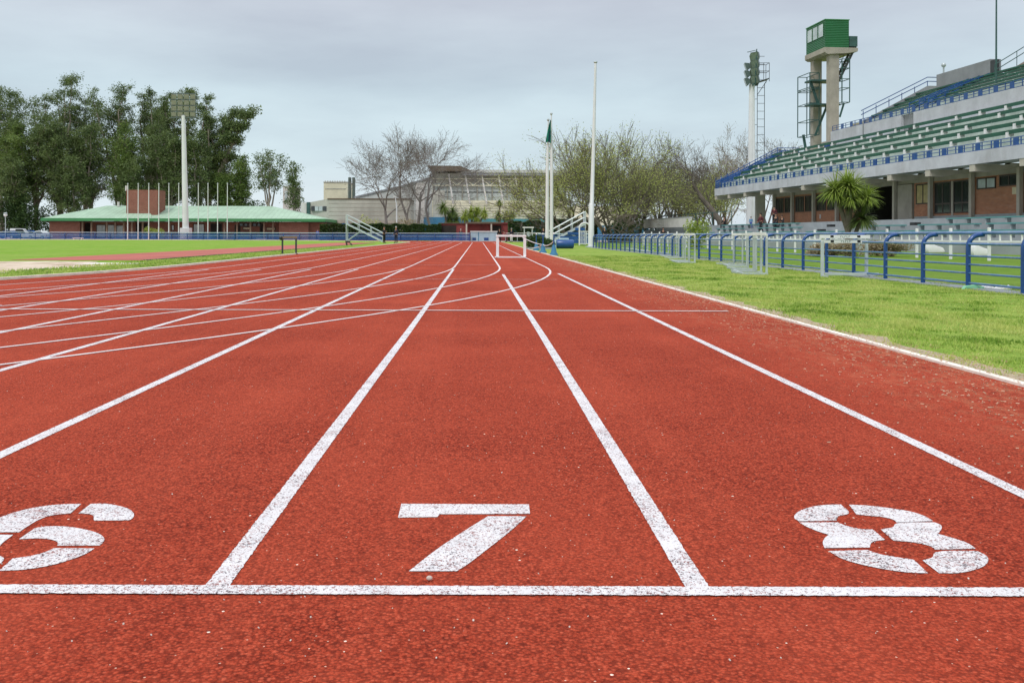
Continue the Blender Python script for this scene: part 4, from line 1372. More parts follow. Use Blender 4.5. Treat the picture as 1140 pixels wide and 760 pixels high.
def eucalyptus(label, px, ybase, Z, ytop, width, seed, lean=0.0, mat='euc', bare=.18, nl=84, forks=4, group='eucalypts behind the clubhouse', name='eucalyptus_tree', side=0):
    r = np.random.default_rng(seed); rr = random.Random(seed)
    bx = xat(px, Z, 250); H = zat(px, ytop, Z); W = width * Z / F / 2
    g = Grow(seed)
    tr0 = H * .022
    trunk = [Vector((0, 0, 0))]
    d = Vector((lean * .6, rr.uniform(-.08, .08), 1)).normalized()
    fork = H * rr.uniform(.18, .30)
    for i in range(4):
        trunk.append(trunk[-1] + d * fork / 4 + Vector((rr.gauss(0, .1), rr.gauss(0, .1), 0)))
    g.mb.tube(trunk, [tr0, tr0 * .9, tr0 * .85, tr0 * .8, tr0 * .72], 8, cap=False)
    clumps = []
    for k in range(forks):
        a = 2 * math.pi * (k + rr.uniform(-.3, .3)) / forks
        out = rr.uniform(.35, 1.0) * W * .75
        top = Vector((math.cos(a) * out + lean * H * .55 + side, math.sin(a) * out * .8, H * rr.uniform(.78, .985)))
        if k == 0: top = Vector((rr.gauss(0, .12) * W + lean * H * .6 + side, 0, H * .97))
        p0 = trunk[-1 - (k % 2)]
        mid = p0.lerp(top, .5) + Vector((rr.gauss(0, W * .12), rr.gauss(0, W * .1), rr.uniform(0, H * .05)))
        pts = []
        for i in range(11):
            t = i / 10
            pts.append(p0 * (1 - t) ** 2 + mid * 2 * t * (1 - t) + top * t * t + Vector((rr.gauss(0, .18), rr.gauss(0, .18), 0)) * (t > .05))
        rad = [tr0 * .58 * (1 - .88 * i / 10) for i in range(11)]
        g.mb.tube(pts, rad, 6, cap=False)
        for i in range(2, 11):
            if i / 10 < bare: continue
            for q in range(rr.choice((2, 3, 3, 4))):
                aa = rr.uniform(0, 2 * math.pi)
                fall = (1.05 - .66 * (i / 10) ** 1.6)
                ln = W * rr.uniform(.20, .70) * fall
                e = pts[i] + Vector((math.cos(aa) * ln, math.sin(aa) * ln, rr.uniform(-.05, .75) * ln))
                e.z = min(e.z, H * 1.0)
                m2 = pts[i].lerp(e, .55) + Vector((0, 0, -.08 * ln))
                g.mb.tube([pts[i], m2, e], [rad[i] * .42, rad[i] * .28, .03], 4, cap=False)
                for t_ in (.42, .62, .82, 1.0):
                    c_ = pts[i].lerp(m2, t_ / .55) if t_ < .55 else m2.lerp(e, (t_ - .55) / .45)
                    if rr.random() < .8:
                        clumps.append((c_ + Vector((rr.gauss(0, .45), rr.gauss(0, .45), rr.gauss(.2, .35))), rr.uniform(.45, 1.0) * (.6 + .05 * W)))
        for q in range(3):
            clumps.append((top + Vector((rr.gauss(0, .5), rr.gauss(0, .5), rr.uniform(-.9, .1))), rr.uniform(.35, .6)))
    Cs = []
    for e, s in clumps:
        k = int(nl * rr.uniform(.45, 1.15) * min(1.5, s))
        v = r.normal(0, 1, (k, 3)) * np.array([s * .62, s * .62, s * .50])
        v = np.clip(v, -1.6 * s, 1.6 * s)
        Cs.append(v + np.array(e))
    C = np.concatenate(Cs)
    C = C[C[:, 2] > 1.0]
    return plant_tree(name, label, 'tree', (bx, Z, 0), g, C, M[mat], .22, .50, M['palebark'], group, .42, .45, seed)

# left group
E = 'tall eucalyptus with a dense dark crown '
eucalyptus('tall dark eucalyptus cut by the left edge of the photo', 2, 262, 196, 103, 95, 21, forks=5)
eucalyptus('tallest eucalyptus with open tufted top, left of the brick stack', 64, 262, 204, 87, 88, 22, forks=6, nl=82)
eucalyptus('broad eucalyptus with drooping low branches beside the parked cars', 40, 262, 190, 128, 90, 23, bare=.14, forks=5)
eucalyptus('dense eucalyptus with rounded top just behind the brick stack', 128, 262, 200, 98, 84, 24, forks=5, nl=82)
eucalyptus('bushy mid-height eucalyptus between the tallest tree and the brick stack', 100, 262, 192, 142, 76, 25, bare=.10, forks=5)
eucalyptus('slender tall eucalyptus right of the brick stack', 166, 262, 205, 103, 60, 26, forks=4)
eucalyptus('tall eucalyptus directly behind the left floodlight lamps', 205, 262, 203, 100, 66, 27, forks=5)
eucalyptus('lower dark eucalyptus behind the floodlight pole', 190, 262, 190, 150, 74, 28, bare=.10, forks=5)
eucalyptus('eucalyptus behind the clubhouse with an upright crown right of the floodlight', 232, 262, 198, 106, 44, 29, forks=4)
# the leaning limb tree
eucalyptus('tall eucalyptus between the tufted tree and the brick stack', 96, 262, 208, 108, 70, 141, forks=5)
eucalyptus('eucalyptus right of the brick stack standing behind the slender one', 182, 262, 212, 108, 76, 142, forks=5)
eucalyptus('full eucalyptus right of the floodlight mast below the leaning limb', 246, 262, 199, 128, 58, 144, bare=.06, forks=5)
def leaning():
    rr = random.Random(77); r = np.random.default_rng(77)
    Z = 196; bx = xat(228, Z, 250); g = Grow(3)
    P = [Vector((xat(x, Z, y) - bx, dy, zat(x, y, Z))) for x, y, dy in ((228, 262, 0), (230, 235, 0), (238, 205, 0), (248, 182, .5), (258, 162, 0), (266, 147, -.5), (273, 134, 0))]
    P[0].z = 0
    g.mb.tube(P, [.62, .55, .48, .40, .30, .20, .08], 8, cap=False)
    Cs = []
    for i in range(2, 7):
        for q in range(17 if i > 2 else 9):
            a = rr.uniform(0, 6.28); ln = rr.uniform(1.2, 3.0 if i > 3 else 2.4)
            e = P[i] + Vector((math.cos(a) * ln, math.sin(a) * ln, rr.uniform(.3, 1.0) * ln))
            g.mb.tube([P[i], P[i].lerp(e, .5) + Vector((0, 0, -.1)), e], [.12, .08, .03], 4, cap=False)
            s = rr.uniform(.7, 1.2); k = int(120 * s)
            Cs.append(np.clip(r.normal(0, 1, (k, 3)), -1.7, 1.7) * np.array([s * .7, s * .7, s * .5]) + np.array(e))
    plant_tree('eucalyptus_tree', 'eucalyptus leaning far out to the right over the clubhouse roof', 'tree', (bx, Z, 0), g, np.concatenate(Cs), M['euc'], .30, .6, M['palebark'], 'eucalypts behind the clubhouse', .5, .35, 7)
leaning()
eucalyptus('low dark leafy tree behind the clubhouse under the leaning limb', 250, 262, 192, 196, 44, 31, bare=.1, mat='euc2', nl=82)
eucalyptus('small green eucalyptus behind the clubhouse ridge, left of the multi-stemmed one', 268, 262, 192, 176, 34, 32, bare=.15, mat='euc2', nl=82)
eucalyptus('multi-stemmed eucalyptus behind the right part of the clubhouse roof', 302, 262, 188, 169, 44, 33, bare=.42, mat='euc', nl=34, forks=5)
eucalyptus('narrow small eucalyptus at the right end of the clubhouse roof', 328, 262, 186, 184, 26, 34, bare=.3, mat='euc', nl=40, forks=3)
eucalyptus('low round green tree filling the gap left of the floodlight pole', 152, 262, 186, 178, 52, 35, bare=.08, mat='euc', nl=80)
eucalyptus('green mid-layer eucalyptus in front of the far left tree', 22, 262, 188, 140, 70, 131, bare=.04, mat='euc2', nl=82)
eucalyptus('green mid-layer eucalyptus below the tallest tufted tree', 66, 262, 188, 135, 70, 132, bare=.04, mat='euc', nl=82)
eucalyptus('mid-layer eucalyptus half hidden by the brick stack', 140, 262, 189, 140, 64, 133, bare=.04, mat='euc2', nl=82)
eucalyptus('mid-layer eucalyptus between the floodlight pole and the brick stack', 178, 262, 196, 128, 60, 134, bare=.04, mat='euc', nl=82)
eucalyptus('mid-layer eucalyptus just right of the floodlight pole', 222, 262, 190, 148, 56, 135, bare=.04, mat='euc', nl=82)
eucalyptus('far left low tree behind the lamp post and cars', 14, 262, 184, 176, 60, 36, bare=.08, mat='euc', nl=80)
eucalyptus('low leafy tree behind the left slope of the clubhouse roof', 84, 262, 186, 178, 62, 37, bare=.06, mat='euc', nl=82)

# ---- bare and budding trees
BARE = dict(wob=.10, up=.02, rmin=.012, kids=[0, 4, 4, 4, 3, 3], t0=.35, ang=(R(22), R(52)), ratio=(.58, .80), rr=.62, seg=4, tipd=1)
def bare_tree(label, px, Z, ytop, seed, stems=1, spread=.15, P=BARE, depth=5, leaf=None, nleaf=0, lsz=(.15, .3), name='bare_tree', group='leafless trees behind the track', fork=.26, yb=262, bark='twig', jit=.35, rad=.017):
    bx = xat(px, Z, 250); H = zat(px, ytop, Z)
    g = Grow(seed); rr = g.r
    for k in range(stems):
        a = 2 * math.pi * (k + rr.random() * .5) / stems
        d = Vector((math.cos(a) * spread, math.sin(a) * spread, 1))
        g.branch(Vector((math.cos(a) * .25 * (stems > 1), math.sin(a) * .25 * (stems > 1), 0)), d, H * fork * rr.uniform(.9, 1.15), H * rad / (1 + .25 * (stems - 1)) + .04, depth, P)
    zz_ = sorted(v.z for v in g.mb.v)
    zs = zz_[int(len(zz_) * .985)]
    sc = H / zs
    mx = sum(t.x for t in g.tips) / max(1, len(g.tips)); mz = sum(t.z for t in g.tips) / max(1, len(g.tips))
    k_ = .85 * mx / mz
    for v in g.mb.v + g.tips:
        v.x -= k_ * v.z
    for v in g.mb.v: v *= sc
    C = None
    if leaf:
        r = np.random.default_rng(seed)
        T = np.array([tuple(t * sc) for t in g.tips])
        idx = r.integers(0, len(T), nleaf)
        C = T[idx] + r.normal(0, jit, (nleaf, 3))
        C = C[C[:, 2] > (H * .26 if name == 'budding_tree' else 1.5)]
    return plant_tree(name, label, 'tree', (bx, Z, 0), g, C, M[leaf] if leaf else None, lsz[0], lsz[1], M[bark], group, .55, .1, seed)
TALL = dict(BARE, up=.015, wob=.11, ang=(R(24), R(56)), ratio=(.58, .78), rmin=.015, kids=[0, 4, 4, 4, 4, 4], t0=.45)
bare_tree('leafless tree left of the bare pair before the grey hall wall', 430, 158, 166, 41, 1, .06, TALL, 5, 'bud', 2500, (.08, .2), fork=.40, rad=.015)
bare_tree('tallest leafless tree before the grey hall wall', 461, 160, 148, 45, 2, .14, TALL, 5, 'bud', 2500, (.08, .2), fork=.38, rad=.016)
bare_tree('leafless tree leaning right before the truss hall', 482, 162, 154, 47, 1, .22, TALL, 5, 'bud', 2500, (.08, .2), fork=.40, rad=.015)
WIL = dict(BARE, wob=.09, up=.03, ang=(R(20), R(46)), ratio=(.62, .84), rmin=.019, t0=.42, kids=[0, 4, 4, 4, 4, 4])
bare_tree('broad budding tree with many stems just right of the twin flagpoles', 640, 128, 176, 51, 6, .80, WIL, 4, 'willow', 24000, (.10, .22), 'budding_tree', 'budding trees behind the track', .36, jit=.45, bark='bark', rad=.030)
bare_tree('largest budding tree with a wide domed crown behind the tall mast', 682, 120, 156, 152, 8, .80, WIL, 4, 'willow', 30000, (.10, .22), 'budding_tree', 'budding trees behind the track', .36, jit=.45, bark='bark', rad=.030)
bare_tree('budding tree right of the tall mast with a pale crown', 708, 132, 170, 53, 4, .42, WIL, 4, 'bud', 10000, (.10, .22), 'budding_tree', 'budding trees behind the track', .36, jit=.45, bark='bark', rad=.030)
bare_tree('small grey leafless tree above the off-white low wall', 740, 142, 186, 54, 3, .4, WIL, 4, 'bud', 6000, (.10, .22), rad=.024)
bare_tree('tangled leafless tree left of the stand end', 770, 138, 184, 55, 4, .5, WIL, 4, 'bud', 8000, (.10, .22), rad=.024)
bare_tree('leafless tree just behind the stand end, left of the floodlight', 806, 142, 164, 56, 3, .35, BARE, 5, 'bud', 5000, (.10, .22), bark='palebark')
bare_tree('leafless tree seen between the floodlight and the sloping blue rail', 862, 148, 160, 57, 3, .35, BARE, 5, 'bud', 2200, (.12, .3))
bare_tree('greenish budding tree under the stand end beside the yellow shrub', 790, 130, 194, 58, 3, .5, WIL, 4, 'willow', 10000, (.10, .22), 'budding_tree', 'budding trees behind the track', .36, jit=.45, bark='bark', rad=.030)
bare_tree('low budding tree left of the russet bush', 724, 138, 190, 59, 4, .5, WIL, 4, 'willow', 8000, (.08, .22), 'budding_tree', 'budding trees behind the track', .36, jit=.45, bark='bark', rad=.030)
# leaning dark trunk near the stand end
def lean_trunk():
    Z = 122; g = Grow(9); bx = xat(806, Z, 250)
    P = [Vector((xat(x, Z, y) - bx, 0, zat(x, y, Z))) for x, y in ((806, 262), (801, 245), (791, 232), (780, 219), (771, 205), (768, 196))]
    P[0].z = 0
    g.mb.tube(P, [.42, .38, .34, .28, .2, .1], 8, cap=False)
    for i in (2, 3, 4, 5):
        for k in range(3):
            g.branch(P[i], Vector((g.r.uniform(-.8, .5), g.r.gauss(0, .5), .8)), 2.5, .08, 3, BARE)
    plant_tree('leaning_tree', 'dark leaning trunk slanting left beside the stand end', 'tree', (bx, Z, 0), g, None, None, 0, 0, M['bark'])
lean_trunk()

# ---- hedges and shrubs
def leaf_volume(name, label, cat, base, dims, n, mat, lo, hi, seed, group=None, lumps=7, stem=True, box=False, rz=0):
    r = np.random.default_rng(seed); rr = random.Random(seed)
    rt = thing(name, label, cat, base, rz, group)
    Cs = []
    if box:
        C = r.uniform(-1, 1, (n, 3)); ax = r.integers(0, 3, n); sg = np.sign(r.uniform(-1, 1, n))
        keep = r.uniform(0, 1, n) < .75
        for i in range(3):
            m = keep & (ax == i)
            C[m, i] = sg[m] * (1 - np.abs(r.normal(0, .06, m.sum())))
        C = C * np.array([dims[0] / 2, dims[1] / 2, dims[2] / 2])
        C[:, 2] += dims[2] / 2 + .10 * np.sin(C[:, 0] * 1.9) * (C[:, 2] > 0) + .08 * np.sin(C[:, 0] * 4.3 + 1)
    else:
        for k in range(lumps):
            c = np.array([rr.uniform(-.34, .34) * dims[0], rr.uniform(-.3, .3) * dims[1], rr.uniform(.15, .70) * dims[2]])
            s = rr.uniform(.22, .34) * np.array(dims) * np.array([1, 1, 1.1])
            m = n // lumps
            C = unit(r, m) * (r.uniform(0, 1, m) ** .4)[:, None] * s + c
            Cs.append(C)
        C = np.concatenate(Cs)
    C = C[C[:, 2] > .02]
    link('foliage', np_mesh('foliage', leaf_quads(C, lo, hi, r, .55, .0), 4, M[mat]), rt)
    if stem:
        mb = MB()
        for k in range(5 if not box else max(3, int(dims[0] / 1.5))):
            if box:
                x = (k + .5) / max(3, int(dims[0] / 1.5)) * dims[0] - dims[0] / 2
                mb.tube([(x, 0, 0), (x + rr.gauss(0, .1), rr.gauss(0, .1), dims[2] * .75)], [.06, .02], 5)
            else:
                mb.tube([(rr.gauss(0, .04), rr.gauss(0, .04), 0), (rr.uniform(-.25, .25) * dims[0], rr.uniform(-.25, .25) * dims[1], dims[2] * .6)], [.04, .012], 5)
        mb.build('stem', M['bark'], rt)
    return rt
def hedge(label, px0, px1, ytop, Z, mat='hedge', seed=1, dep=1.4, n=None):
    x0, x1 = xat(px0, Z), xat(px1, Z); h = zat((px0 + px1) / 2, ytop, Z)
    n = n or int((x1 - x0) * h * 620)
    leaf_volume('hedge', label, 'hedge', ((x0 + x1) / 2, Z, 0), (x1 - x0, dep, h), n, mat, .20, .42, seed, 'hedges along the back boundary', box=True)
hedge('dark clipped hedge behind the left stairs, next to the clubhouse', 357, 428, 249.5, 150, 'hedge', 61)
hedge('dark clipped hedge left of the red hut', 428, 491, 250, 149, 'hedge', 62)
hedge('dark hedge between the red hut and the twin flagpoles', 566, 610, 246.5, 144, 'hedge', 63, 1.6)
hedge('dark hedge between the twin flagpoles and the tall mast', 612, 664, 244.5, 134, 'hedge', 64, 1.8)
def shrub(name, label, px, ybase, Z, w_px, ytop, mat, seed, n=900, lo=.08, hi=.2, group=None, lumps=7, dep=None, cat='shrub'):
    x = xat(px, Z); wd = w_px * Z / F; h = zat(px, ytop, Z)
    return leaf_volume(name, label, cat, (x, Z, 0), (wd, dep or wd * .8, h), n, mat, lo, hi, seed, group, lumps)
shrub('shrub', 'yellow-green loose shrub behind the top of the left stairs', 411, 262, 153, 26, 236, 'willow', 71, 900, .15, .34)
shrub('shrub', 'brownish green shrub at the foot of the bare trees', 455, 262, 152, 30, 240, 'drybush', 72, 1000, .15, .34)
shrub('shrub', 'round clipped bright green shrub before the clubhouse wall', 171, 262, 160, 22, 249, 'shrub', 73, 1500, .12, .25)
shrub('shrub', 'dark green bush behind the rails right of the tall mast', 692, 262, 118, 30, 243, 'hedge', 74, 1600, .12, .28)
shrub('shrub', 'bright green rounded bush left of the russet bush', 702, 262, 124, 28, 226, 'euc2', 75, 2200, .14, .3)
shrub('shrub', 'russet brown upright bush behind the off-white wall', 757, 262, 128, 12, 227, 'rust', 76, 700, .14, .3)
shrub('shrub', 'wide dark bush behind the off-white low wall', 742, 262, 133, 50, 233, 'hedge', 77, 2600, .14, .3)
shrub('shrub', 'yellow-green leafy shrub before the terrace steps', 775, 262, 62, 30, 242, 'shrub', 78, 1500, .08, .2)
shrub('shrub', 'dry brown low bush under the yucca behind the blue rails', 927, 284, 40, 62, 266.2, 'drybush', 79, 3800, .05, .13, None, 9, 1.3)
shrub('shrub', 'dry grey-brown low bush right of the yucca behind the blue rails', 992, 284, 40.5, 62, 267.2, 'drybush', 80, 3600, .05, .13, None, 9, 1.3)
shrub('shrub', 'dark planter bush at the foot of the twin flagpoles', 600, 277, 60.5, 34, 261.5, 'hedge', 81, 3600, .10, .22, None, 10, 1.3)
# soil kerb of that planter
tag(MB().box(xat(587, 60), xat(616, 60), 59.6, 61.6, 0, .12).build('planter_kerb', M['terrace']), kind='structure')

shrub('shrub', 'dark tall bush behind the parked cars on the far left', 6, 262, 182, 46, 214, 'hedge', 171, 5200, .25, .5, None, 9)
shrub('shrub', 'dark bush between the parked cars and the clubhouse left end', 36, 262, 184, 52, 212, 'hedge', 172, 5600, .25, .5, None, 9)
shrub('shrub', 'dark bush behind the clubhouse right slope near the multi-stemmed eucalyptus', 282, 262, 190, 60, 218, 'hedge', 173, 5200, .25, .5, None, 9)
# ---- yucca / palms
def frond_head(mb, c, r, n, L, wd, seed, droop=1.0, lo=-.35):
    rr = random.Random(seed)
    for k in range(n):
        a = rr.uniform(0, 2 * math.pi); el = math.asin(rr.uniform(lo, 1.0))
        d = Vector((math.cos(a) * math.cos(el), math.sin(a) * math.cos(el), math.sin(el)))
        l = L * rr.uniform(.7, 1.1); s = Vector((-math.sin(a), math.cos(a), rr.uniform(-.3, .3))).normalized()
        p = Vector(c); N_ = 5
        vs = []
        for i in range(N_ + 1):
            t = i / N_
            w_ = wd * (.55 + 1.2 * t) * (1 - t) ** .8 + .002
            vs += [p - s * w_ / 2, p + s * w_ / 2]
            d = (d + Vector((0, 0, -.10 * droop * (1 + 1.5 * t)))).normalized()
            p = p + d * l / N_
        mb.add(vs, [(2 * i, 2 * i + 1, 2 * i + 3, 2 * i + 2) for i in range(N_)])
Zp = 42.0
bx = xat(944, Zp, 250)
rt = thing('yucca', 'large yucca with spiky yellow-green heads before the brick ground floor', 'yucca', (bx, Zp, 0))
def pz(px, py): return Vector((xat(px, Zp, py) - bx, 0, zat(px, py, Zp)))
heads = [((930, 213), 0, 300, 1.02), ((951, 211), .25, 320, 1.05), ((941, 207), -.3, 220, 1.0), ((963, 220), -.2, 200, .80), ((944, 222), -.45, 160, .8)]
tk = MB()
for (q, dy, n_, l_) in heads:
    c = pz(*q) + Vector((0, dy, 0))
    tk.tube([(0, 0, 0), (.0, 0, 1.1), c * .75 + Vector((0, 0, .3)), c], [.16, .13, .10, .07], 8)
c2 = pz(957, 243) + Vector((0, -.3, 0))
tk.tube([(0, 0, 0), (.2, -.1, .8), c2], [.12, .1, .07], 7)
tk.build('trunk', M['bark'], rt, smooth=True)
for i, (q, dy, n_, l_) in enumerate(heads):
    m2 = MB(); frond_head(m2, pz(*q) + Vector((0, dy, 0)), .1, n_, l_, .062, 90 + i, 1.05)
    m2.build('frond_head', M['palm'], rt)
    m3 = MB(); frond_head(m3, pz(*q) + Vector((0, dy, -.15)), .1, 90, l_ * .8, .06, 190 + i, 1.9, -.9)
    m3.build('old_frond', M['palmdark'], rt)
m2 = MB(); frond_head(m2, c2, .1, 260, .95, .065, 99, 1.0, -.6)
m2.build('frond_head', M['palmdark'], rt)
# small palms before the hall
for px, Z, tops, lab in ((500, 156, ((494, 231, 1.7), (504, 236, 1.6), (500, 243, 1.6), (508, 246, 1.3)), 'bushy palm cluster left of the red hut roof'),
                         (528, 156, ((517, 240, 1.5), (524, 237, 1.5), (531, 233, 1.3), (539, 237, 1.3), (530, 242, 1.3)), 'wide palm cluster behind the middle of the red hut'),
                         (557, 156, ((556, 226, .8), (555, 240, 1.2), (564, 240, 1.3), (570, 239, 1.0)), 'thin palm cluster behind the right end of the red hut')):
    bx = xat(px, Z, 250)
    rt = thing('palm', lab, 'palm', (bx, Z, 0), 0, 'palms behind the red hut')
    tk = MB(); fr = MB()
    for i, (qx, qy, l_) in enumerate(tops):
        c = Vector((xat(qx, Z, qy) - bx, (i % 3 - 1) * .5, zat(qx, qy, Z)))
        tk.tube([(0, 0, 0), c * .6 + Vector((0, 0, .3)), c], [.18, .14, .1], 6)
        frond_head(fr, c, .1, 200, l_ * 1.05, .15, 300 + px + i, 1.5, -.95)
    tk.build('trunk', M['bark'], rt, smooth=True)
    fr.build('crown', M['euc2'] if px != 528 else M['shrub'], rt)
# ================================================================ clubhouse
ZC = 168.0
CH = thing('clubhouse', 'long low brick clubhouse with a pale green hipped metal roof', 'building', (-52.5, ZC + 10, 0))
def cx_(px, Z=ZC): return xat(px, Z, 245)
ex0, ex1, rx0, rx1 = cx_(45.5), cx_(362), xat(119, ZC + 10, 229), xat(302, ZC + 10, 229)
ez, rz_ = 3.68, 6.25
mb = MB()
mb.add([(ex0, ZC, ez), (ex1, ZC, ez), (ex1, ZC + 20, ez), (ex0, ZC + 20, ez), (rx0, ZC + 10, rz_), (rx1, ZC + 10, rz_)],
       [(0, 1, 5, 4), (1, 2, 5), (2, 3, 4, 5), (3, 0, 4), (3, 2, 1, 0)])
roof = mb.build('roof', M['roof_green'], CH, world=True)
mb = MB()
for a, b in (((ex0, ZC), (ex1, ZC)), ((ex1, ZC), (ex1, ZC + 20)), ((ex0, ZC), (ex0, ZC + 20))):
    mb.bar((a[0], a[1], ez - .22), (b[0], b[1], ez - .22), .10, .52)
mb.build('fascia', M['fascia_green'], CH, world=True)
MB().box(ex0 + .3, ex1 - .3, ZC + .3, ZC + 19.5, ez - .6, ez - .5).build('soffit', M['frame'], CH, world=True)
wl = [(51.5, 86, ZC + 1.2), (309, 342, ZC + 1.2)]
for a, b, z in wl:
    MB().box(cx_(a), cx_(b), z, z + 4, 0, ez - .61).build('brick_wall', M['brick_front'], CH, world=True)
MB().box(cx_(342) + .01, cx_(356), ZC + 2.2, ZC + 8, 0, ez - .61).build('brick_wall', M['brick_front'], CH, world=True)
MB().box(cx_(86) + .01, cx_(309) - .01, ZC + 3.4, ZC + 17, 0, ez - .61).build('brick_wall', M['brick_front'], CH, world=True)
yb = ZC + 3.4
def cwin(a, b, z0, z1, pane, name='window'):
    o = MB()
    x0, x1 = cx_(a, yb), cx_(b, yb)
    t = .12
    o.box(x0 - t, x1 + t, yb - .08, yb - .002, z1, z1 + t); o.box(x0 - t, x1 + t, yb - .08, yb - .002, z0 - t, z0)
    o.box(x0 - t, x0, yb - .08, yb - .002, z0, z1); o.box(x1, x1 + t, yb - .08, yb - .002, z0, z1)
    w_ = o.build(name, M['frame'], CH, world=True)
    MB().box(x0 + .002, x1 - .002, yb - .04, yb - .003, z0 + .002, z1 - .002).build('pane', M[pane], w_, world=True)
cwin(108, 117, .3, 2.5, 'glass_pale', 'door'); cwin(120, 127, .3, 2.5, 'glass_pale', 'door'); cwin(130, 137, .3, 2.4, 'glass_pale', 'door')
cwin(88, 101, .1, 2.8, 'dark', 'doorway_or_shade'); cwin(152, 164, .1, 2.8, 'dark', 'doorway_or_shade')
cwin(216, 227, 1.0, 2.7, 'glass_pale'); cwin(235, 247, .1, 2.8, 'dark', 'doorway_or_shade'); cwin(191.5, 193.5, 1.7, 2.5, 'glass_pale')
for a in (267, 272, 277, 282, 287): cwin(a, a + 3.2, 2.45, 2.85, 'glass')
cwin(271, 278, 1.85, 2.15, 'plate'); cwin(297, 306, 1.75, 2.1, 'plate'); cwin(290, 293, .1, 2.8, 'dark', 'doorway_or_shade'); cwin(262, 267, .1, 2.5, 'dark', 'doorway_or_shade')
pm = MB().box(-.14, .14, -.14, .14, 0, ez - .6).mesh('porch_post', M['wood'])
for px in (92, 102, 119, 128.5, 138, 147, 159, 189, 250, 264, 279, 294, 304):
    link('porch_post', pm, CH, (cx_(px, ZC + 1.0) + 52.5, -9.0, 0))
# brick stack rising through the front slope, and the lower roof at its foot
sx0, sx1 = xat(141.5, ZC + 3, 220), xat(176, ZC + 3, 220)
zt = zat(158, 211.5, ZC + 3)
MB().box(sx0, sx1, ZC + 2.6, ZC + 7, 3.5, zt).build('brick_stack', M['brick_front'], CH, world=True)
mb = MB().add([(sx0 - 1.6, ZC + .02, ez + .04), (sx1 - .2, ZC + .02, ez + .04), (sx1 - 1.2, ZC + 2.59, ez + .95), (sx0 - .02, ZC + 2.59, ez + .95), (sx0 - .8, ZC + 2.59, ez + .02), (sx1 - .4, ZC + 2.59, ez + .02)],
              [(0, 1, 2, 3), (1, 5, 2), (0, 3, 4), (0, 4, 5, 1), (2, 5, 4, 3)])
mb.build('lower_roof', M['roof_green'], CH, world=True)
mb = MB()
for px in (144, 125):
    x = xat(px, ZC + 6, 220)
    z = zt if px == 144 else 6.1
    mb.tube([(x, ZC + 4.5 if px == 144 else ZC + 9, z - .1), (x, ZC + 4.5 if px == 144 else ZC + 9, z + .85)], .22, 8)
mb.build('chimney_pipe', M['white_wall'], CH, world=True)

# ================================================================ sports hall
ZH = 194.0
SH_ = thing('sports_hall', 'big pale sports hall with white slanted struts over milky glazing', 'building', (2, ZH, 0))
def hx(px, Z=ZH, y=220): return xat(px, Z, y)
def hz(y, px=545, Z=ZH): return zat(px, y, Z)
hx0, hx1 = hx(481), hx(632)
zg0, zg1, zr = hz(223), hz(197), hz(191)
MB().box(hx0, hx1, ZH + 2.4, ZH + 30, 0, zr - .2).build('hall_body', M['hall_panel'], SH_, world=True)
MB().box(hx0, hx1, ZH + .6, ZH + 2.39, 0, zg0).build('lower_wall', M['cream'], SH_, world=True)
mb = MB()
for k in range(7):
    z = hz(226 + k * 2.9)
    mb.box(hx0, hx1, ZH + .54, ZH + .598, z - .035, z + .035)
mb.build('cladding_joint', M['hall_conc'], SH_, world=True)
nb = 9
for i in range(nb):
    a = hx0 + (hx1 - hx0) * i / nb + .15; b = hx0 + (hx1 - hx0) * (i + 1) / nb - .15
    o = MB().box(a, b, ZH + 2.3, ZH + 2.398, zg0 + .05, hz(204)).build('window', M['glass_hall'], SH_, world=True)
    fr = MB()
    fr.box(a, b, ZH + 2.24, ZH + 2.298, hz(213.5) - .09, hz(213.5) + .09)
    fr.build('frame', M['darksteel'], o, world=True)
    for xx, nm in ((a - .15, 'strut'),):
        s = MB()
        s.bar((xx, ZH + 2.2, zg0 + .1), (xx, ZH + 2.2, zr - .3), .16)
        s.build('mullion', M['hall_conc'], SH_, world=True)
for i in range(8):
    px = 499 + i * 18.6
    x = hx(px); x2 = hx(px + 5.5)
    s = MB().bar((x, ZH + 1.6, zr - .35), (x2, ZH - .4, hz(227)), .24, .24)
    s.build('strut', M['white_wall'], SH_, world=True)
mb = MB()
for i in range(8):
    x = hx(499 + i * 18.6); x3 = hx(499 + i * 18.6 + 18.6); xm = (x + x3) / 2
    if i < 7:
        mb.bar((x, ZH + 1.9, hz(198.5)), (xm, ZH + 1.9, hz(206)), .17)
        mb.bar((xm, ZH + 1.9, hz(206)), (x3, ZH + 1.9, hz(198.5)), .17)
mb.bar((hx0, ZH + 1.9, hz(206)), (hx1, ZH + 1.9, hz(206)), .2)
mb.bar((hx0, ZH + 1.9, hz(198.5)), (hx1, ZH + 1.9, hz(198.5)), .2)
mb.build('truss', M['cream'], SH_, world=True)
MB().prism([(hx(512), ZH + .8, zr - .19), (hx1 + .5, ZH + .8, zr - .19), (hx1 + .5, ZH + .8, zr + .42), (hx(520), ZH + .8, zr + .42)], (0, 30, 0)).build('roof_edge', M['hall_roof'], SH_, world=True)
MB().box(hx(514), hx1 + .3, ZH + .9, ZH + 2.3, zr - .75, zr - .2).build('eaves_shade_board', M['concrete_dk'], SH_, world=True)  # dark strip standing in for the shadow under the roof edge
# brown roof over the left end
MB().prism([(hx(475), ZH + .4, hz(184.3)), (hx(512), ZH + .4, hz(184.6)), (hx(524), ZH + .4, hz(189.6)), (hx(514), ZH + .4, hz(190.4)), (hx(481), ZH + .4, hz(190.2))], (0, 14, 0)).build('end_roof', M['brown_roof'], SH_, world=True)
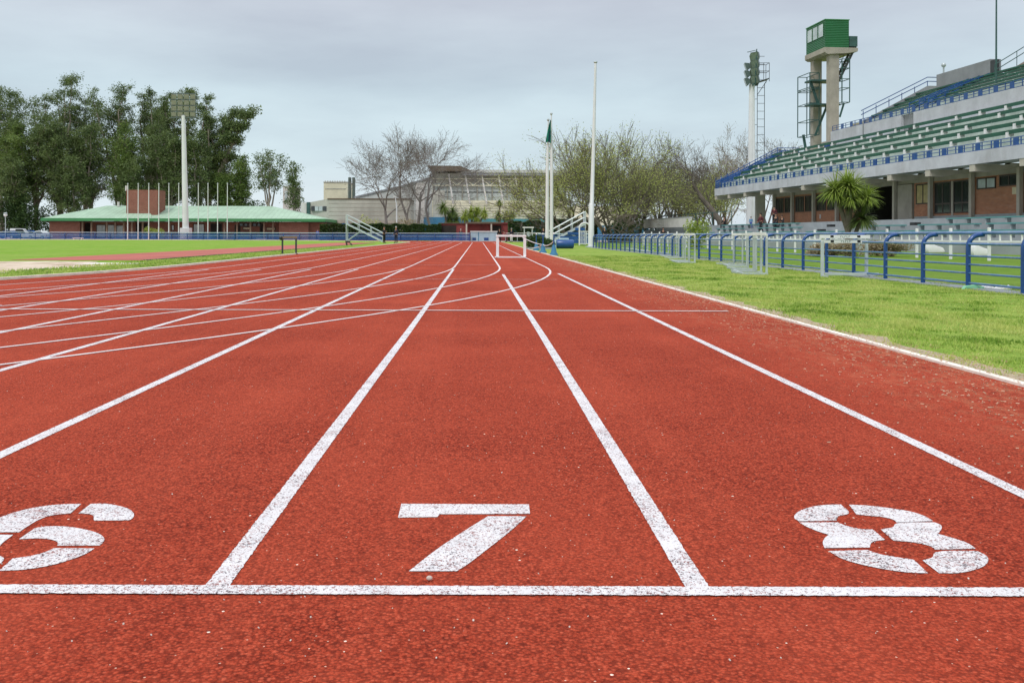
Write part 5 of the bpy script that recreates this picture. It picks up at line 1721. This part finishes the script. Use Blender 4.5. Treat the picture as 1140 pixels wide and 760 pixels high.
# sloping gable wing to the left
zw = ZH + 3
MB().prism([(hx(394), zw, 0), (hx(480.5), zw, 0), (hx(480.5), zw, hz(196.5)), (hx(450), zw, hz(206)), (hx(394), zw, hz(219))], (0, 22, 0)).build('sloping_wing', M['hall_roof'], SH_, world=True)
mb = MB()
mb.bar((hx(392), zw - .1, hz(219.5)), (hx(450), zw - .1, hz(205.8)), .2, .34); mb.bar((hx(450), zw - .1, hz(205.8)), (hx(484), zw - .1, hz(195)), .2, .34)
for a in (470, 476):
    mb.bar((hx(a), zw - .06, 5), (hx(a), zw - .06, hz(200)), .18, .12)
mb.build('verge', M['concrete_dk'], SH_, world=True)
MB().box(hx(462), hx(472), zw - .25, zw - .01, 0, hz(203)).build('white_panel', M['white_wall'], SH_, world=True)
MB().box(hx(482), hx(495), ZH + .3, ZH + .59, 0, zg0 + 2).build('concrete_bay', M['hall_conc'], SH_, world=True)
# coloured base bands
MB().box(hx(472), hx(530), ZH - 1, ZH + .29, 0, hz(242)).build('base_band', M['bluebase'], SH_, world=True)
MB().box(hx(530) + .01, hx(655), ZH - 1, ZH + .29, 0, hz(243.5)).build('base_band', M['tealband'], SH_, world=True)
# annex on the right seen through the trees
AN = thing('annex', 'cream sloped annex seen behind the budding trees, blue along its base', 'building', (hx(675), ZH - 6, 0))
za = ZH - 6
MB().prism([(hx(640, za), za, 2.9), (hx(706, za), za, 2.9), (hx(694, za), za, hz(230, 690, za)), (hx(640, za), za, hz(229, 660, za))], (0, 18, 0)).build('wall', M['cream'], AN, world=True)
MB().box(hx(640, za), hx(722, za), za - .3, za + 16, 0, 2.89).build('base_band', M['bluebase'], AN, world=True)
# low concrete hall
LB = thing('concrete_block', 'low grey concrete building with a narrow window band left of the sports hall', 'building', (hx(410, 182), 184, 0))
zl = 182.0
MB().prism([(hx(365, zl), zl, 0), (hx(456, zl), zl, 0), (hx(456, zl), zl, hz(222, 456, zl)), (hx(365, zl), zl, hz(221.2, 365, zl))], (0, 12, 0)).build('wall', M['hall_conc'], LB, world=True)
MB().prism([(hx(345, zl), zl + .5, 0), (hx(365, zl) - .01, zl + .01, 0), (hx(365, zl) - .01, zl + .01, hz(221.4, 365, zl)), (hx(345, zl), zl + .5, hz(225, 345, zl))], (0, 10, 0)).build('side_wall', M['hall_conc'], LB, world=True)
mb = MB()
mb.box(hx(364.5, zl), hx(456.3, zl), zl - .12, zl + 12.1, hz(222.2, 410, zl), hz(220.8, 410, zl))
mb.build('parapet', M['brown_roof'], LB, world=True)
mb = MB()
for y_ in (226.5, 231, 235.5, 240):
    mb.box(hx(366, zl), hx(455, zl), zl - .03, zl - .001, hz(y_, 410, zl) - .05, hz(y_, 410, zl) + .05)
mb.build('wall_joint', M['concrete_raw'], LB, world=True)
MB().box(hx(360, zl), hx(456, zl), zl - .3, zl - .13, hz(248.5, 410, zl), hz(245, 410, zl)).build('ledge', M['concrete_raw'], LB, world=True)
for a, b in ((346.5, 350), (350.6, 354.5), (355, 359), (359.6, 363.5)):
    MB().box(hx(a, zl), hx(b, zl), zl - .02, zl + .6, hz(234.8, 355, zl) , hz(229.6, 355, zl)).build('window', M['glass'] if a < 350 or a > 359 else M['glass_pale'], LB, world=True)
MB().box(hx(341, zl), hx(345, zl) - .02, zl + .3, zl + 8, 0, hz(225, 343, zl)).build('dark_corner', M['greensteel'], LB, world=True)
MB().box(hx(334.5, zl), hx(341, zl) - .01, zl + .6, zl + 8, 0, hz(225.5, 338, zl)).build('pale_corner', M['white_wall'], LB, world=True)
BK = thing('rooftop_block', 'cream concrete block with two dark flues above the low grey building', 'building', (hx(374, 206), 208, 0))
z2 = 206.0
MB().box(hx(360.3, z2), hx(386.5, z2), z2, z2 + 10, 0, hz(203.5, 373, z2)).build('wall', M['cream'], BK, world=True)
MB().box(hx(360, z2), hx(386.8, z2), z2 - .1, z2 + 10.1, hz(203.5, 373, z2) + .003, hz(202.3, 373, z2)).build('parapet', M['hall_conc'], BK, world=True)
mb = MB()
for k in range(9):
    a = 361.5 + k * 2.7
    mb.box(hx(a, z2), hx(a + 1.2, z2), z2 - .05, z2 + .2, hz(202.3, 373, z2) + .003, hz(201.3, 373, z2))
mb.build('merlon', M['hall_conc'], BK, world=True)
MB().box(hx(362, z2), hx(385, z2), z2 - .08, z2 - .003, hz(210.5, 373, z2), hz(209.7, 373, z2)).build('ledge', M['hall_conc'], BK, world=True)
for px in (389.3, 393.8):
    MB().tube([(hx(px, 203), 203, 6), (hx(px, 203), 203, hz(197.5, 390, 203))], .34, 8).build('flue', M['lampbody'], BK, smooth=True, world=True)
PB = thing('pale_block', 'narrow pale building between the two small eucalypts', 'building', (hx(320, 230), 230, 0))
MB().box(hx(315, 230), hx(326, 230), 230, 240, 0, hz(207, 320, 230)).build('wall', M['white_wall'], PB, world=True)
MB().box(hx(317, 230), hx(320, 230), 229.9, 229.997, 9, 11.5).build('window', M['glass_pale'], PB, world=True)
# red hut and white cabin
ZR = 149.0
RH = thing('red_hut', 'low dark red flat-roofed hut behind the far fence', 'hut', (hx(529, ZR), ZR + 2, 0))
MB().box(hx(489, ZR), hx(567.5, ZR), ZR, ZR + 4, 0, 2.70).build('wall', M['red_wall'], RH, world=True)
MB().box(hx(518, ZR), hx(558, ZR), ZR - 1.0, ZR + 4.2, 2.703, 2.98).build('roof', M['brown_roof'], RH, world=True)
MB().box(hx(558, ZR) + .01, hx(568, ZR), ZR - .2, ZR + 4.2, 2.703, 2.9).build('side_roof', M['red_wall'], RH, world=True)
MB().box(hx(488, ZR), hx(518, ZR) - .01, ZR - .2, ZR + 4.2, 2.703, 2.82).build('low_roof', M['brown_roof'], RH, world=True)
for px in (519.5, 547):
    MB().box(hx(px, ZR) - .12, hx(px, ZR) + .12, ZR - .95, ZR - .75, 0, 2.70).build('porch_post', M['concrete_beam'], RH, world=True)
MB().box(hx(490, ZR), hx(508, ZR), ZR - .04, ZR - .002, .4, 2.4).build('doorway_or_shade', M['dark'], RH, world=True)  # dark panel painting the shadow on the hut's left part, no opening
MB().box(hx(548.5, ZR), hx(558, ZR), ZR - .04, ZR - .002, .4, 2.4).build('doorway_or_shade', M['dark'], RH, world=True)
ZW = 139.5
M['cabinblue'] = simple('pale_blue_panel', (.36, .47, .55), .6, .2, .6, dirt=((.2, .27, .33), .5))
WC = thing('white_cabin', 'low white cabin counter with small dark windows before the red hut', 'cabin', (hx(538, ZW), ZW + .8, 0))
MB().box(hx(524, ZW), hx(553.5, ZW), ZW, ZW + 1.6, 0, 1.38).build('body', M['cabinblue'], WC, world=True)
MB().box(hx(523.5, ZW), hx(554, ZW), ZW - .1, ZW + 1.7, 1.383, 1.5).build('top', M['white'], WC, world=True)
for a, b in ((526, 530), (539, 544)):
    MB().box(hx(a, ZW), hx(b, ZW), ZW - .03, ZW - .002, .12, .52).build('hatch', M['bluedark'], WC, world=True)
for a in (532.5,):
    MB().box(hx(a, ZW), hx(a + .7, ZW), ZW - .04, ZW - .002, 0, 1.38).build('panel_joint', M['bluebase'], WC, world=True)

# ================================================================ far blue fence
def far_fence(label, p0, p1, panel=True, topm='lightblue', name='boundary_fence', h=1.16, step=2.6):
    p0, p1 = Vector(p0), Vector(p1)
    d = p1 - p0; n = int(d.length / step)
    rt = thing(name, label, 'fence', (p0 + p1) / 2)
    pm = MB().box(-.04, .04, -.04, .04, 0, h).mesh('post', M['bluesteel'] if panel else M['galvlight'])
    for i in range(n + 1):
        link('post', pm, rt, p0 + d * i / n - (p0 + p1) / 2)
    up = Vector((0, 0, 1)); nrm = Vector((-d.y, d.x, 0)).normalized() * .06
    MB().bar(p0 + up * h, p1 + up * h, .09, .09).build('top_rail', M[topm], rt, world=True)
    MB().bar(p0 + up * .12, p1 + up * .12, .06, .06).build('bottom_rail', M['bluesteel'], rt, world=True)
    MB().bar(p0 + up * .70 + nrm, p1 + up * .70 + nrm, .03, .04).build('middle_rail', M['lightblue'], rt, world=True)
    if panel:
        MB().bar(p0 + up * .60 + nrm * 1.8, p1 + up * .60 + nrm * 1.8, .01, .92).build('mesh_panel', M['bluemesh'], rt, world=True)
    return rt
far_fence('long blue mesh fence across the back of the infield', (-118, 160.5, 0), (hx(523, 139), 139.0, 0))
far_fence('short blue and white rail fence beside the end of the track', (hx(563, 128), 128.0, 0), (hx(606, 112), 112.0, 0), False, 'white', 'rail_barrier')
MB0 = far_fence('pale blue rail barrier behind the twin flagpoles', (hx(600, 100), 101.0, 0), (hx(660, 96), 96.0, 0), True, 'lightblue', 'rail_barrier', 1.05)
for px, lab in ((87, 'white low board at the fence foot on the left of the infield'), (291, 'white low board at the fence foot near the clubhouse right end')):
    rt = thing('low_bench', lab, 'bench', (xat(px, 147), 147, 0))
    MB().box(-.8, .8, -.2, .2, .22, .30).build('seat', M['white'], rt)
    for s in (-.6, .6): MB().box(s - .06, s + .06, -.18, .18, 0, .218).build('leg', M['white'], rt)

# ================================================================ judges' stairs
def stairs(label, base, run, rise, side, railm, treadm, closed=False, n=9):
    """run along x (sign = side), two stringers 1.2 m apart"""
    rt = thing('judges_stairs', label, 'stairs', base)
    W = 1.3
    for y in (0, W):
        MB().bar((0, y, .05), (side * run, y, rise), .07, .17).build('stringer', M[railm], rt)
        m = MB()
        for hh in (.62, 1.12):
            m.tube([(0, y, hh), (side * run, y, rise + hh)], .045, 6)
        for k in range(4):
            t = k / 3
            m.bar((side * run * t, y, rise * t), (side * run * t, y, rise * t + 1.12), .06)
        m.build('handrail', M[railm], rt)
    for i in range(n):
        t = (i + .5) / n
        MB().box(min(side * run * (t - .045), side * run * (t + .045)), max(side * run * (t - .045), side * run * (t + .045)), .04, W - .04, rise * t - .02, rise * t + .03).build('step', M[treadm], rt)
    for y in (0, W):
        MB().bar((side * (run - .05), y, 0), (side * (run - .05), y, rise + 1.1), .09).build('leg', M[railm], rt)
        MB().bar((side * (run - .1), y, .15), (side * run * .60, y, rise * .60), .07).build('brace', M[railm], rt)
    MB().box(min(side * run, side * (run + .5)), max(side * run, side * (run + .5)), 0, W, rise - .04, rise + .03).build('platform', M[treadm], rt)
    return rt
Zs = 116.0
stairs('white metal judges stairs climbing to the left beside two dark figures', (xat(426, Zs, 268), Zs, 0), (426 - 385) * Zs / F, 2.25, -1, 'galvlight', 'bluesteel')
Zs = 88.0
rt = stairs('white metal judges stairs climbing to the right behind the twin flagpoles', (xat(608, Zs, 270), Zs, 0), (652 - 608) * Zs / F, 2.0, 1, 'galvlight', 'bluesteel')
for k in range(4):
    MB().box(.6 + k * .7, 3.6, -.12, -.06, .15 + k * .40, .40 + k * .40).build('side_slat', M['bluesteel'], rt)
Za = 84.0
rt = thing('white_gate', 'white arched frame with bars between the right stairs and the tall mast', 'gate', (xat(651, Za), Za, 0))
mb = MB()
for s in (-.48, .48): mb.bar((s, 0, 0), (s, 0, 1.55), .11)
mb.tube([(-.48 * math.cos(R(a)), 0, 1.55 + .45 * math.sin(R(a))) for a in range(0, 181, 15)], .07, 6)
mb.build('frame', M['white'], rt)
mb = MB()
for i in range(5): mb.bar((-.32 + i * .16, 0, .1), (-.32 + i * .16, 0, 1.25), .05)
mb.bar((-.45, 0, 1.25), (.45, 0, 1.25), .06); mb.bar((-.45, 0, .15), (.45, 0, .15), .06)
mb.build('bars', M['white'], rt)['kind'] = 'stuff'
# blue crash roll
p = gnd(629, 276.5)
rt = thing('crash_mat', 'rolled blue crash mat lying on the lawn left of the tall mast', 'mat', p)
mb = MB()
mb.tube([(-.58, 0, .30), (-.52, 0, .30), (.52, 0, .30), (.58, 0, .30)], [.25, .30, .30, .25], 16)
mb.build('roll', M['bluesteel'], rt, smooth=True)
MB().prism([(-.6, -.25, 0), (-.75, -.25, 0), (-.7, -.25, .50), (-.6, -.25, .55)], (0, .6, 0)).build('end_flap', M['lightblue'], rt, bevel=.02)
MB().box(-.4, .25, -.1, .3, .58, .70).build('folded_cover', M['lightblue'], rt, bevel=.03)
# rope posts
pts = []
for px, py, lab in ((616.5, 284, 'blue rope post with a cone base, nearest of three by the track edge'), (604.5, 281.3, 'blue rope post with a cone base, middle of three by the track edge'), (597, 278.5, 'blue rope post with a cone base, farthest of three by the track edge')):
    p = gnd(px, py)
    rt = thing('rope_post', lab, 'post', p, 0, 'rope posts by the track edge')
    MB().lathe((0, 0, 0), [(.19, 0), (.19, .05), (.13, .12), (.07, .42), (.04, .46)], 14).build('cone_base', M['bluebase'], rt, smooth=True)
    MB().tube([(0, 0, .4), (0, 0, .92)], .028, 8).build('pole', M['bluesteel'], rt, smooth=True)
    MB().ball((0, 0, .95), .045).build('knob', M['white'], rt, smooth=True)
    pts.append(p)
mb = MB()
a, b, c = pts
def sag(p, q, z0, z1, d):
    return [Vector(p).lerp(Vector(q), i / 10) + Vector((0, 0, z0 + (z1 - z0) * i / 10 - d * 4 * (i / 10) * (1 - i / 10))) for i in range(11)]
mb.tube(sag(a, b, .62, .40, .10), .022, 6); mb.tube(sag(b, c + Vector((-.7, 2, 0)), .40, .75, .06), .022, 6); mb.tube(sag(b, c + Vector((-.2, 1, 0)), .38, .1, .02), .022, 6)
tag(mb.build('rope', M['white']), 'white rope slung between the blue rope posts', 'rope')
# white table frame by the hedge
Zt_ = 108.0
rt = thing('canopy_table', 'white tall stand with a flat top before the hedge', 'stand', (xat(588, Zt_), Zt_, 0))
MB().box(-.62, .62, -.4, .4, 1.72, 1.85).build('top', M['white'], rt)
for s in (-.45, .45):
    for q in (-.3, .3):
        MB().box(s - .05, s + .05, q - .05, q + .05, 0, 1.718).build('leg', M['galvlight'], rt)
MB().box(-.4, .4, -.26, .26, .7, .76).build('shelf', M['galvlight'], rt)
MB().box(-.15, .15, -.1, .1, .763, 1.3).build('meter', M['galv'], rt)

# ================================================================ cars and lamp post
def car(label, px, Z, colour, rz, L_=4.2, H_=1.45, van=False):
    rt = thing('parked_car', label, 'car', (xat(px, Z), Z, 0), rz, 'cars parked left of the clubhouse')
    h = L_ / 2; Wd = .82
    body = [(-h, .30), (h, .30), (h + .02, .62), (h - .15, .80), (h - 1.05, .92), (-h + .75 if not van else -h + .1, .95), (-h + .08, .88), (-h - .02, .6)]
    MB().prism([(x, -Wd, z) for x, z in body], (0, Wd * 2, 0)).build('body', colour, rt, bevel=.04)
    cab = [(h - 1.15, .90), (h - 1.85, H_), (-h + (1.1 if not van else .25), H_), (-h + (.45 if not van else .1), .92)]
    MB().prism([(x, -Wd * .88, z) for x, z in cab], (0, Wd * 1.76, 0)).build('cabin', colour, rt, bevel=.03)
    win = [(h - 1.33, .97), (h - 1.90, H_ - .09), (-h + (1.15 if not van else 1.2), H_ - .09), (-h + (.72 if not van else 1.1), .97)]
    for s in (-1, 1):
        y = s * (Wd * .88 + .006)
        MB().prism([(x, y - .005, z) for x, z in win], (0, .01, 0)).build('side_window', M['glass'], rt)
        for x in (h - .80, -h + .78):
            w_ = MB().tube([(x, s * (Wd - .16), .31), (x, s * (Wd + .02), .31)], .31, 16).build('wheel', M['tyre'], rt, smooth=True)
            MB().tube([(x, s * (Wd + .021), .31), (x, s * (Wd + .035), .31)], .19, 12).build('rim', M['galv'], w_)
    MB().box(h - .04, h + .04, -.75, -.45, .58, .74).build('headlight', M['glass_pale'], rt)
    MB().box(h - .04, h + .04, .45, .75, .58, .74).build('headlight', M['glass_pale'], rt)
    MB().box(-h - .05, -h + .03, -.76, -.58, .62, .84).build('tail_light', M['c_red'], rt)
    MB().box(-h - .05, -h + .03, .58, .76, .62, .84).build('tail_light', M['c_red'], rt)
    return rt
def carpaint(nm, c): return simple(nm, c, .25, .08, 1, spec=.7)
car('dark blue parked car cut by the left edge of the photo', 8, 166, carpaint('navy_car_paint', (.02, .05, .16)), R(175))
car('white parked van beside the dark blue car behind the fence', 25, 171, carpaint('white_van_paint', (.72, .75, .78)), R(8), 4.3, 1.85, True)
car('white parked car next to the brick end of the clubhouse', 44, 164, carpaint('white_car_paint', (.74, .77, .77)), R(165), 4.0, 1.42)
car('bright blue parked car between the white van and the white car', 36, 174, carpaint('blue_car_paint', (.04, .16, .50)), R(10), 4.0, 1.5)
rt = thing('lamp_post', 'thin pale lamp post with a white globe among the trees on the left', 'street lamp', (xat(6, 163), 163, 0))
MB().tube([(0, 0, 0), (0, 0, 3.9)], [.07, .05], 8).build('pole', M['galvlight'], rt)
MB().ball((0, 0, 4.15), (.32, .32, .30)).build('globe', M['white'], rt, smooth=True)
MB().lathe((0, 0, 4.42), [(.40, 0), (.12, .12)], 12).build('cap', M['galvlight'], rt)
rt = thing('lamp_post', 'white lamp post standing among the leafless trees', 'street lamp', (xat(441.5, 156), 156, 0))
MB().tube([(0, 0, 0), (0, 0, 5.6), (-.25, 0, 7.2)], [.10, .12, .05], 8).build('pole', M['whitepole'], rt)
MB().box(-.55, -.05, -.12, .12, 7.15, 7.3).build('lamp_head', M['white'], rt)

# ================================================================ people
def skin_mesh(name, V, E, rad, mat, sub=1):
    me = bpy.data.meshes.new(name + '_cage'); me.from_pydata([tuple(v) for v in V], E, [])
    o = bpy.data.objects.new('cage', me); COL.objects.link(o)
    sm_ = o.modifiers.new('skin', 'SKIN'); ss = o.modifiers.new('sub', 'SUBSURF'); ss.levels = sub; ss.render_levels = sub
    if not me.skin_vertices:
        bm = bmesh.new(); bm.from_mesh(me); bm.verts.layers.skin.verify(); bm.to_mesh(me); bm.free()
    for i, sv in enumerate(me.skin_vertices[0].data):
        r_ = rad[i]
        sv.radius = (r_, r_) if not hasattr(r_, '__len__') else r_
        sv.use_root = i == 0
    dg = bpy.context.evaluated_depsgraph_get(); dg.update()
    out = bpy.data.meshes.new_from_object(o.evaluated_get(dg))
    out.name = name
    out.materials.clear(); out.materials.append(mat)
    out.polygons.foreach_set('use_smooth', [True] * len(out.polygons))
    bpy.data.objects.remove(o); bpy.data.meshes.remove(me)
    return out

def person(label, loc, rz, pose='stand', top='navy', legs='jeans', hair='hair', sc=1.0, group=None):
    rt = thing('person', label, 'person', loc, rz, group)
    rt.scale = (sc, sc, sc)
    if pose == 'sit':
        J = dict(pel=(0, 0, .52), ab=(0, .02, .72), ch=(0, -.03, .95), nk=(0, -.06, 1.12), h0=(0, -.09, 1.20), h1=(0, -.11, 1.34),
                 sL=(.17, -.02, 1.05), eL=(.25, -.14, .80), wL=(.16, -.36, .66), fL=(.12, -.45, .62),
                 hL=(.09, -.03, .50), kL=(.11, -.44, .50), aL=(.11, -.46, .09), tL=(.12, -.62, .05))
        mir = {}
    elif pose == 'walk':
        J = dict(pel=(0, 0, .95), ab=(0, 0, 1.12), ch=(0, -.03, 1.32), nk=(0, -.05, 1.48), h0=(0, -.06, 1.56), h1=(0, -.07, 1.70),
                 sL=(.17, -.03, 1.41), eL=(.23, .08, 1.15), wL=(.24, -.02, .92), fL=(.24, -.05, .82),
                 hL=(.09, 0, .90), kL=(.10, -.16, .50), aL=(.10, -.20, .09), tL=(.11, -.37, .04))
        mir = dict(eR=(-.23, -.10, 1.15), wR=(-.22, -.24, .96), fR=(-.21, -.29, .88), kR=(-.10, .06, .50), aR=(-.10, .30, .14), tR=(-.10, .22, .03))
    else:
        J = dict(pel=(0, 0, .95), ab=(0, 0, 1.12), ch=(0, -.01, 1.32), nk=(0, -.01, 1.48), h0=(0, -.02, 1.56), h1=(0, -.03, 1.70),
                 sL=(.175, 0, 1.41), eL=(.25, .02, 1.14), wL=(.23, -.10, .92), fL=(.21, -.15, .84),
                 hL=(.09, 0, .90), kL=(.12, -.03, .50), aL=(.13, 0, .09), tL=(.15, -.17, .04))
        mir = {}
        if pose == 'arms':
            J.update(eL=(.27, -.10, 1.18), wL=(.10, -.30, 1.24), fL=(.03, -.33, 1.27))
        if pose == 'bend':
            J.update(ab=(0, -.10, 1.08), ch=(0, -.27, 1.20), nk=(0, -.40, 1.28), h0=(0, -.46, 1.32), h1=(0, -.54, 1.40), sL=(.17, -.33, 1.23), eL=(.22, -.40, .98), wL=(.16, -.52, .80), fL=(.13, -.57, .74))
    for k in [k for k in J if k.endswith('L')]:
        kr = k[:-1] + 'R'
        J[kr] = mir.get(kr, (-J[k][0], J[k][1], J[k][2]))
    names = list(J)
    RD = dict(pel=.125, ab=.115, ch=(.135, .10), nk=.055, h0=.075, h1=.092, s=.062, e=.046, w=.034, f=.030, h=.088, k=.058, a=.042, t=.035)
    def rad(n_, add=0):
        v = RD.get(n_) or RD[n_[0]]
        return (v[0] + add, v[1] + add) if hasattr(v, '__len__') else v + add
    E = [('pel', 'ab'), ('ab', 'ch'), ('ch', 'nk'), ('nk', 'h0'), ('h0', 'h1')]
    for s in 'LR':
        E += [('ch', 's' + s), ('s' + s, 'e' + s), ('e' + s, 'w' + s), ('w' + s, 'f' + s), ('pel', 'h' + s), ('h' + s, 'k' + s), ('k' + s, 'a' + s), ('a' + s, 't' + s)]
    def sub(ns, edges, add, nm, mat):
        ix = {n_: i for i, n_ in enumerate(ns)}
        return skin_mesh(nm, [J[n_] for n_ in ns], [(ix[a], ix[b]) for a, b in edges if a in ix and b in ix], [rad(n_, add) for n_ in ns], mat)
    body = link('body', sub(names, E, 0, 'body', M['skin']), rt)
    tn = ['pel', 'ab', 'ch'] + [k + s for s in 'LR' for k in 'sew']
    link('jacket', sub(tn, E, .022, 'jacket', M['c_' + top]), rt)
    ln_ = ['pel'] + [k + s for s in 'LR' for k in 'hka']
    link('trousers', sub(ln_, E, .018, 'trousers', M['c_' + legs]), rt)
    sh = MB()
    for s in 'LR':
        a, t = Vector(J['a' + s]), Vector(J['t' + s])
        sh.tube([a + (a - t) * .25 + Vector((0, 0, -.045)), a + Vector((0, 0, -.03)), t], [.045, .052, .042], 8)
    sh.build('shoes', M['c_black'], rt, smooth=True)
    h = Vector(J['h1'])
    hb = MB().ball(h + Vector((0, .018, .035)), (.098, .108, .095), 12, 8)
    hb.build('hair', M[hair], rt, smooth=True)
    fc = MB()
    fc.prism([h + Vector((-.014, -.088, -.02)), h + Vector((.014, -.088, -.02)), h + Vector((0, -.088, .025))], (0, -.03, -.005))
    fc.build('nose', M['skin'], body)
    return rt

def onz(px, Z, z=0): return (xat(px, Z), Z, z)
person('standing person in dark clothes with folded arms beside the left stairs', onz(427.5, 103), R(60), 'arms', 'black', 'black')
person('standing person in navy with grey hair, right of the other dark figure by the stairs', onz(441, 103), R(-30), 'stand', 'navy', 'navy', 'greyhair')
person('distant person in royal blue by the right end of the clubhouse', onz(353.5, 160), R(20), 'stand', 'royal', 'jeans')
person('distant person in a white top by the right end of the clubhouse', onz(361, 158), R(0), 'stand', 'tee', 'khaki')
person('person in black standing behind the white track hurdle', onz(556, 124), R(10), 'stand', 'black', 'black')
person('person in pink leaning forward behind the white track hurdle', onz(564, 126), R(-80), 'bend', 'pink', 'maroon')
person('pale-capped person in navy behind the right side of the white hurdle', onz(569.5, 123), R(-40), 'stand', 'navy', 'tee', 'greyhair')
person('person in dark clothes at the fence before the dark part of the red hut', onz(513, 141.5), R(0), 'stand', 'navy', 'black', 'greyhair')
person('person in black by the hedge left of the twin flagpoles', onz(605, 106), R(0), 'stand', 'black', 'navy')
person('person with light hair in dark clothes behind the rails right of the tall mast', onz(673, 100), R(10), 'stand', 'black', 'jeans', 'greyhair')
person('person walking in maroon on the terrace beside the yellow shrub', tuple(gw(-4.2, 87.5, 1.22)), R(-70), 'walk', 'maroon', 'black')
person('person in black seated on the terrace edge under the stand end', tuple(gw(-1.55, 104.5, 1.62)), R(-60), 'sit', 'black', 'black')
person('dark-haired person seated low on the terrace left of the yellow shrub', tuple(gw(-6.3, 112, .42)), R(-20), 'sit', 'black', 'navy')
person('small child in blue by the person in the red jacket', tuple(gw(-2.0, 95.6, 1.62)), R(-30), 'stand', 'cyan', 'royal', 'hair', .68)
person('person in a red jacket seated among spectators on the terrace', tuple(gw(-1.9, 93.2, 1.62)), R(-40), 'sit', 'red', 'jeans')
person('standing person in maroon behind the seated spectators', tuple(gw(-.9, 92.4, FL)), R(-20), 'stand', 'maroon', 'black', 'hair', .95)
person('person in black seated right of the standing maroon figure', tuple(gw(-1.9, 89.6, 1.62)), R(-35), 'sit', 'black', 'navy')
person('person in black seated at the right end of the spectators', tuple(gw(-1.9, 88.1, 1.62)), R(-50), 'sit', 'black', 'black', 'hair', .85)
